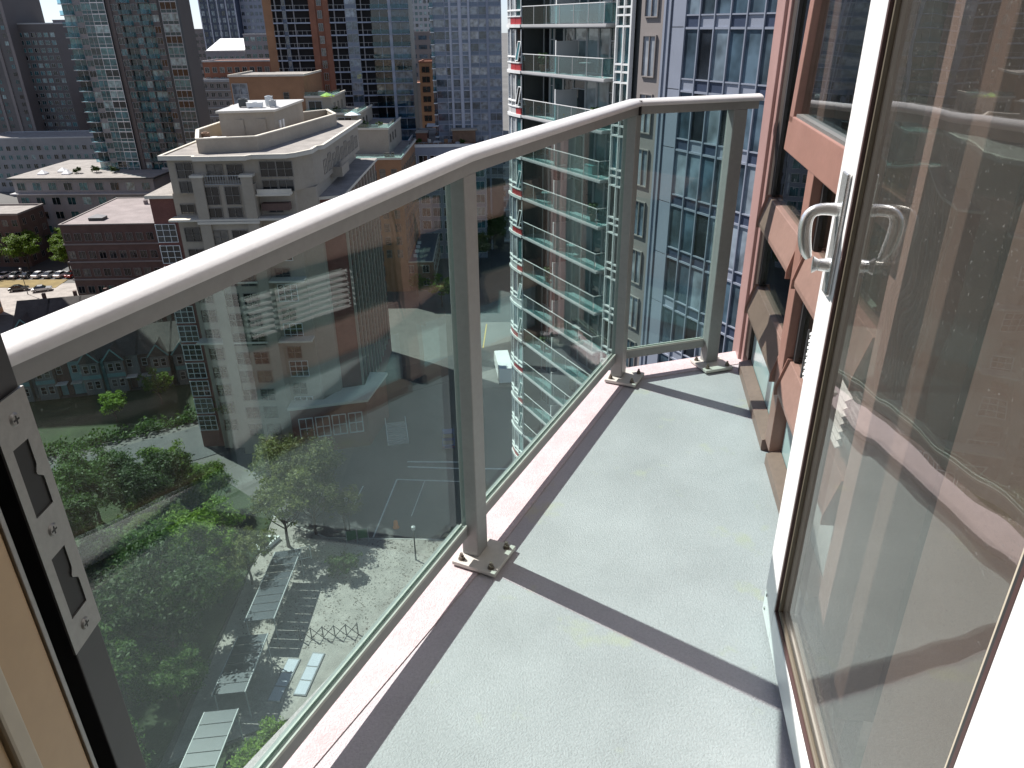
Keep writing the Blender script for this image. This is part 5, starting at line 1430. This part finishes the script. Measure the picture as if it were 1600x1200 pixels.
# ------------------------------------------------------------------ townhouses
M_trim = pm('house_trim', (0.45, 0.45, 0.42), 0.7, noise=(1, 0.1), world=True)
w_h = win_mesh('window', 0.9, 1.5, 1, 2, .05, M_trim, G_dark, .15, .08)
HR = math.atan2(0.25, 0.967)
def townhouse(i, x, y, col, label, w=5.6, d=11.0):
    t = thing('townhouse', label, 'house', (x, y, 0), HR, 'townhouses beyond the lawn')
    mb = MB(); mb.prism([(0.02, 0), (w-.02, 0), (w-.02, d), (0.02, d)], 0, 6.6); obj('wall', mb, col, t)
    mb = MB(); v = [(-.2, -.5, 6.4), (w+.2, -.5, 6.4), (w+.2, d+.4, 6.4), (-.2, d+.4, 6.4), (-.2, d/2, 9.9), (w+.2, d/2, 9.9)]
    mb.add(v, [(0,1,5,4), (2,3,4,5), (0,4,3), (1,2,5), (3,2,1,0)]); r = obj('roof', mb, M_shing, t)
    mb = MB(); mb.box(w*.75, w*.75+.6, d*.55, d*.55+.6, 8.5, 10.7); obj('chimney', mb, M_brickd, r)
    gx = .5 if i % 2 else 2.2; gw = 2.9
    mb = MB(); mb.box(gx, gx+gw, -1.2, -.002, 0, 6.2); g = obj('front_bay', mb, M_siding, t)
    mb = MB(); v = [(gx-.3, -1.6, 6.1), (gx+gw+.3, -1.6, 6.1), (gx+gw/2, -1.6, 8.3), (gx-.3, 3.2, 6.1), (gx+gw+.3, 3.2, 6.1), (gx+gw/2, 3.2, 8.3)]
    mb.add(v, [(0,1,2), (0,2,5,3), (1,4,5,2), (3,5,4)]); mb.add(v, [(0,3,4,1)]); obj('gable_roof', mb, M_shing, t)
    mb = MB()
    for s in (0, 1):
        a = Vector((gx-.3 if s == 0 else gx+gw+.3, -1.63, 6.1)); b = Vector((gx+gw/2, -1.63, 8.3)); u = (b-a).normalized(); nn = Vector((-u.z, 0, u.x))*(.12 if s == 0 else -.12)
        mb.add([a-nn, b-nn, b+nn, a+nn] + [p+Vector((0, .026, 0)) for p in (a-nn, b-nn, b+nn, a+nn)], [(0,1,2,3), (7,6,5,4), (0,4,5,1), (1,5,6,2), (2,6,7,3), (3,7,4,0)])
    obj('barge_board', mb, M_teal, t)
    mb = MB(); mb.box(gx-.05, gx+gw+.05, -1.26, -1.202, 3.0, 3.7); obj('band', mb, M_teal, t)
    for z in (4.1, 1.1):
        for k in range(2): put('window', w_h, t, gx+.4+k*1.25, -1.32, z)
    ox = gx+gw+.3 if gx < 1 else .5
    put('window', w_h, t, ox, -.12, 4.1)
    mb = MB(); mb.box(ox, ox+.95, -.08, -.002, .1, 2.2); obj('front_door', mb, M_teal if i % 3 else M_brickd, t)
    mb = MB(); mb.box(ox-.4, ox+1.4, -1.4, -.003, 2.5, 2.65); obj('porch_roof', mb, M_wmet if i % 2 else M_trim, t)
cols = [M_siding, M_brickd, M_teal, M_siding, M_brickd, M_siding]
labs = ['leftmost townhouse of the front row, partly behind the door jamb', 'townhouse second from the left in the front row, brown walled', 'townhouse third from the left in the front row, turquoise walled',
        'townhouse third from the right in the front row, grey walled', 'townhouse second from the right in the front row, brown walled', 'rightmost townhouse of the front row beside the young tree']
for i in range(6):
    townhouse(i, -88+i*5.65*.967, 114.6+i*5.65*.25, cols[i], labs[i])
labs2 = ['leftmost townhouse of the back row', 'townhouse second from the left in the back row', 'townhouse third from the left in the back row', 'townhouse third from the right in the back row', 'townhouse second from the right in the back row', 'rightmost townhouse of the back row']
for i in range(6):
    townhouse(i+1, -96+i*5.65*.967, 134+i*5.65*.25, cols[(i+2) % 6], labs2[i])

# ------------------------------------------------------------------ glass canopies and skylights in the yard
M_cglass = pm('canopy_glass', (0.018, 0.027, 0.04), 0.35, spec=0.4, noise=(0.8, 0.2), world=True)
CANS = [((-27.6, 57.6), 11.2, 'glass roofed walkway canopy farthest from the balcony in the yard'), ((-27.6, 48.4), 7.2, 'glass roofed walkway canopy in the middle of the three'), ((-27.6, 39.6), 7.0, 'glass roofed walkway canopy nearest the balcony')]
for (x, y), ln, lab in CANS:
    t = thing('glass_canopy', lab, 'canopy', (x, y, 0.16), 0, 'glass canopies over the walkway')
    n = int(ln/1.2)
    for i in range(n):
        mb = MB(); a = ln*i/n; b = ln*(i+1)/n
        mb.add([(0, a+.04, 3.2), (3.0, a+.04, 3.6), (3.0, b-.04, 3.6), (0, b-.04, 3.2), (0, a+.04, 3.23), (3.0, a+.04, 3.63), (3.0, b-.04, 3.63), (0, b-.04, 3.23)], [(3,2,1,0), (4,5,6,7), (0,1,5,4), (1,2,6,5), (2,3,7,6), (3,0,4,7)])
        obj('roof_pane', mb, M_cglass, t)
    mb = MB()
    mb.box(-.08, 0, 0, ln, 3.05, 3.24); obj('beam', mb, M_gmet, t)
    mb = MB(); mb.box(3.0, 3.08, 0, ln, 3.45, 3.64); obj('beam', mb, M_gmet, t)
    for px, hh in ((0.06, 3.04), (2.94, 3.44)):
        for py in (.3, ln-.3):
            mb = MB(); mb.tube([(px, py, 0), (px, py, hh)], .06, 8); obj('post', mb, M_gmet, t)
for x, y, lab in ((-23.6, 50.5, 'pale three paned pavement skylight on the left'), (-21.3, 51.2, 'pale three paned pavement skylight on the right')):
    t = thing('pavement_skylight', lab, 'skylight', (x, y, 0.17), -0.12, 'skylights in the paving')
    mb = MB(); mb.box(-.1, 1.2, -.1, 5.3, 0, .12); obj('curb', mb, M_grey, t)
    for i in range(3):
        mb = MB(); mb.box(0, 1.1, i*1.75, i*1.75+1.6, .121, .16); obj('pane', mb, M_silver, t)
# triangular planter
t = thing('triangular_planter', 'white edged triangular planter with grass between tree and paving', 'planter', (-31.0, 74.2, 0.15))
tri = [(-2.3, 1.2), (0.3, -1.8), (1.5, 1.0)]
mb = MB(); mb.sweep([(x, y, 0) for x, y in tri + [tri[0]]], [(-.14, 0), (.14, 0), (.14, .55), (-.14, .55)], smooth=False); obj('wall', mb, M_wmet, t)
mb = MB(); mb.prism([(x*.9, y*.9) for x, y in tri], 0, .45); obj('grass', mb, M_lawn, t)
# green notice board, lamp posts, barrel, gate
t = thing('notice_board', 'green twin panel notice board on posts at the edge of the paving', 'sign', (-20.6, 74.0, 0.16), 0.25)
for x in (0, 1.35):
    mb = MB(); mb.box(x, x+1.15, -.04, .04, .7, 2.0); obj('panel', mb, pm('sign_green', (0.05, 0.16, 0.08), 0.5), t)
for x in (-.08, 1.21, 2.56):
    mb = MB(); mb.box(x, x+.08, -.05, .05, 0, 2.1); obj('post', mb, M_gmet, t)
def lamp(x, y, h, lab):
    t = thing('street_lamp', lab, 'street lamp', (x, y, 0.05), 0, 'street lamps')
    mb = MB(); mb.tube([(0, 0, 0), (0, 0, .5), (0, 0, h)], [.12, .09, .06], 8); obj('pole', mb, M_dmet, t)
    mb = MB(); mb.tube([(0, 0, h+.001), (0, 0, h+.1), (0, 0, h+.5), (0, 0, h+.62)], [.08, .22, .26, .05], 8); obj('lantern', mb, M_gmet, t)
lamp(-20.9, 77.0, 4.5, 'slim lamp post near the green notice board'); lamp(-24.4, 78.2, 4.5, 'slim lamp post under the olive trees'); lamp(-117.6, 172.5, 6.0, 'dark lamp post on the pale plaza at the far left'); lamp(-11.8, 71.0, 4.5, 'slim lamp post at the parking lot edge near the railing post')
mb = MB(); mb.tube([(0,0,0),(0,0,.08),(0,0,.081),(0,0,.95),(0,0,1.0)], [.42,.42,.32,.26,.22], 14)
M_orng = pm('safety_orange', (0.75, 0.20, 0.02), 0.6)
b_ = obj('traffic_barrel', mb, M_orng, None, (-15.1, 77.6, 0.052)); tag(b_, 'orange traffic barrel standing in a painted parking bay', 'traffic barrel')
t = thing('yard_gate', 'white wire gate frame between canopy and paving', 'gate', (-27.3, 70.3, 0.17), 0.35)
for x in (0, 3.0):
    mb = MB(); mb.box(x, x+.12, 0, .12, 0, 2.0); obj('post', mb, M_wmet, t)
for z in (.3, 1.9):
    mb = MB(); mb.box(.121, 2.999, .03, .09, z, z+.07); obj('rail', mb, M_wmet, t)
mb = MB()
for i in range(11): mb.box(.35+i*.24, .38+i*.24, .04, .08, .371, 1.899)
stuff(obj('bars', mb, M_wmet, t))
# fence of crossed timbers and steps by the brick podium
t = thing('trellis_fence', 'dark crossed timber fence at the near edge of the paving', 'fence', (-22.5, 58.2, 0.17), 0.12)
for i in range(6):
    mb = MB(); mb.box(i*1.2-.05, i*1.2+.05, 0, .1, 0, 1.6); obj('post', mb, M_dmet, t)
for i in range(5):
    for s in (0, 1):
        a = Vector((i*1.2+.06, .05 + .02*s, .1 if s else 1.45)); c = Vector((i*1.2+1.14, .05 + .02*s, 1.45 if s else .1)); u = (c-a).normalized()*.04; w_ = Vector((-u.z, 0, u.x))
        mb = MB(); mb.obox((a+c)/2, (c-a)/2, (0, .008, 0), w_); obj('brace', mb, M_dmet, t)
t = thing('entrance_steps', 'pale steps with white handrails beside the brick podium', 'steps', (-20.6, 97.8, 0.05), math.atan2(2.3, 10.8)+PI/2)
for i in range(10):
    mb = MB(); mb.box(i*.42, i*.42+.42, -4.6, -1.6, 0, .17*(i+1)); obj('step', mb, M_kerb, t)
for y in (-4.65, -1.55):
    mb = MB(); mb.tube([(0, y, .9), (4.2, y, 2.6)], .05, 6); obj('handrail', mb, M_wmet, t)
    for i in range(5):
        mb = MB(); mb.tube([(i*1.05, y, .05+.42*i), (i*1.05, y, .88+.43*i)], .035, 6); obj('baluster', mb, M_wmet, t)

# ------------------------------------------------------------------ vehicles
G_car = pm('car_glass', (0.015, 0.018, 0.022), 0.08, spec=0.8)
M_tyre = pm('tyre', (0.015, 0.015, 0.015), 0.85)
M_rim = pm('rim', (0.45, 0.45, 0.46), 0.35, metal=0.6)
M_lamp = pm('headlamp', (0.75, 0.75, 0.72), 0.2); M_tail = pm('tail_lamp', (0.30, 0.02, 0.02), 0.3)
wheel_mb = MB(); wheel_mb.tube([(0, -.1, 0), (0, .1, 0)], .32, 14); wheel_me = wheel_mb.mesh('tyre', [M_tyre])
rim_mb = MB(); rim_mb.tube([(0, -.104, 0), (0, .104, 0)], .19, 10); rim_me = rim_mb.mesh('rim', [M_rim])
def vehicle(name, label, cat, x, y, rz, paint, kind='car', group=None, z=0.06):
    t = thing(name, label, cat, (x, y, z), rz, group)
    L_, W_ = (4.4, 1.75) if kind == 'car' else (5.3, 1.9)
    w = W_/2
    if kind == 'car':
        low = [(-2.2, .32), (2.2, .32), (2.22, .62), (2.05, .82), (1.0, .93), (-1.55, .95), (-2.15, .88), (-2.22, .6)]
        top = [(1.0, .93), (.35, 1.38), (-.9, 1.42), (-1.75, .95)]
    else:
        low = [(-2.65, .42), (2.65, .42), (2.68, .8), (2.5, 1.0), (1.35, 1.08), (-2.62, 1.05)]
        top = [(1.35, 1.08), (.75, 1.68), (-.45, 1.70), (-.6, 1.08)]
    mb = MB(); n = len(low)
    v = [(a, -w, b) for a, b in low] + [(a, w, b) for a, b in low]
    mb.add(v, [tuple(range(n)), tuple(reversed(range(n, 2*n)))] + [(i, (i+1) % n, n+(i+1) % n, n+i) for i in range(n)]); obj('body', mb, paint, t, bevel=.07)
    mb = MB(); n = len(top); wi = w-.22
    v = [(a, -(w-.08 if b < 1.1 else wi), b+.002) for a, b in top] + [(a, (w-.08 if b < 1.1 else wi), b+.002) for a, b in top]
    mb.add(v, [tuple(range(n)), tuple(reversed(range(n, 2*n)))] + [(i, (i+1) % n, n+(i+1) % n, n+i) for i in range(n)]); obj('cabin_glass', mb, G_car, t, bevel=.03)
    mb = MB(); mb.box(top[2][0]+.06, top[1][0]-.06, -wi+.03, wi-.03, top[2][1]+.01, top[2][1]+.05); obj('roof', mb, paint, t, bevel=.015)
    if kind == 'pickup':
        mb = MB(); mb.box(-2.45, -.75, -w+.16, w-.16, 1.056, 1.06); obj('bed', mb, M_dmet, t)
    for a in (-L_*.31, L_*.31):
        for s in (-1, 1):
            o = link('wheel', wheel_me, t, (a, s*(w-.08), .32)); link('rim', rim_me, o)
    for s in (-1, 1):
        mb = MB(); mb.box(L_/2-.02, L_/2+.03, s*w*.7-.18, s*w*.7+.18, .62, .76); obj('headlight', mb, M_lamp, t)
        mb = MB(); mb.box(-L_/2-.03, -L_/2+.03, s*w*.78-.12, s*w*.78+.12, .66, .82); obj('tail_light', mb, M_tail, t)
    return t
P_blue = pm('blue_paint', (0.02, 0.05, 0.20), 0.25, coat=0.6); P_white = pm('white_paint', (0.75, 0.75, 0.75), 0.3, coat=0.5); P_grey = pm('grey_paint', (0.22, 0.23, 0.24), 0.3, coat=0.5)
P_black = pm('black_paint', (0.02, 0.02, 0.022), 0.25, coat=0.6); P_redc = pm('red_paint', (0.35, 0.03, 0.02), 0.3, coat=0.5); P_silv = pm('silver_paint', (0.45, 0.46, 0.47), 0.3, metal=0.4, coat=0.5)
vehicle('pickup_truck', 'blue pickup truck parked above the double white lines, seen by the railing post', 'pickup truck', -9.9, 99.0, R(95), P_blue, 'pickup')
row = [(P_white, 'white car at the left end of the plaza row'), (P_silv, 'silver car second in the plaza row'), (P_black, 'black car in the plaza row between silver and white'), (P_white, 'white car in the middle of the plaza row'), (P_grey, 'grey car right of the middle of the plaza row'), (P_white, 'white car near the right end of the plaza row'), (P_redc, 'red car at the right end of the plaza row')]
for i, (p, lab) in enumerate(row):
    vehicle('parked_car', lab, 'car', -131.5+i*2.9, 186.8, R(80), p, 'car', 'cars parked in a row on the plaza')
vehicle('parked_car', 'dark car standing alone beside the lamp post on the plaza', 'car', -121.5, 175.5, R(20), P_black, 'car', 'cars on the pale plaza')
vehicle('parked_car', 'silver car beside the dark one on the plaza', 'car', -115.5, 175.0, R(25), P_silv, 'car', 'cars on the pale plaza')
t = thing('box_truck', 'long white box truck parked against the foot of the curved glass tower', 'truck', (-1.6, 123.0, 0.08), R(97))
mb = MB(); mb.box(-5.2, 3.0, -1.25, 1.25, .95, 3.7); obj('cargo_box', mb, M_wbright, t, bevel=.04)
mb = MB(); mb.box(-5.1, 5.4, -1.0, 1.0, .55, .93); obj('chassis', mb, M_dmet, t)
mb = MB(); mb.add([(3.2,-1.15,.95),(5.4,-1.15,.95),(5.4,-1.15,1.8),(4.9,-1.1,2.75),(3.2,-1.1,2.8),(3.2,1.15,.95),(5.4,1.15,.95),(5.4,1.15,1.8),(4.9,1.1,2.75),(3.2,1.1,2.8)], [(0,1,2,3,4),(9,8,7,6,5),(0,5,6,1),(1,6,7,2),(2,7,8,3),(3,8,9,4),(4,9,5,0)]); obj('cab', mb, P_white, t, bevel=.05)
mb = MB(); mb.add([(5.37,-1.0,1.86),(5.37,1.0,1.86),(4.96,.95,2.66),(4.96,-.95,2.66),(5.42,-1.0,1.88),(5.42,1.0,1.88),(5.0,.95,2.68),(5.0,-.95,2.68)], [(0,1,2,3),(7,6,5,4),(0,4,5,1),(1,5,6,2),(2,6,7,3),(3,7,4,0)]); obj('windscreen', mb, G_car, t)
for a in (-3.6, -2.3, 4.2):
    for s in (-1, 1):
        o = link('wheel', wheel_me, t, (a, s*1.0, .46)); o.scale = (1.45, 1.6, 1.45); link('rim', rim_me, o)
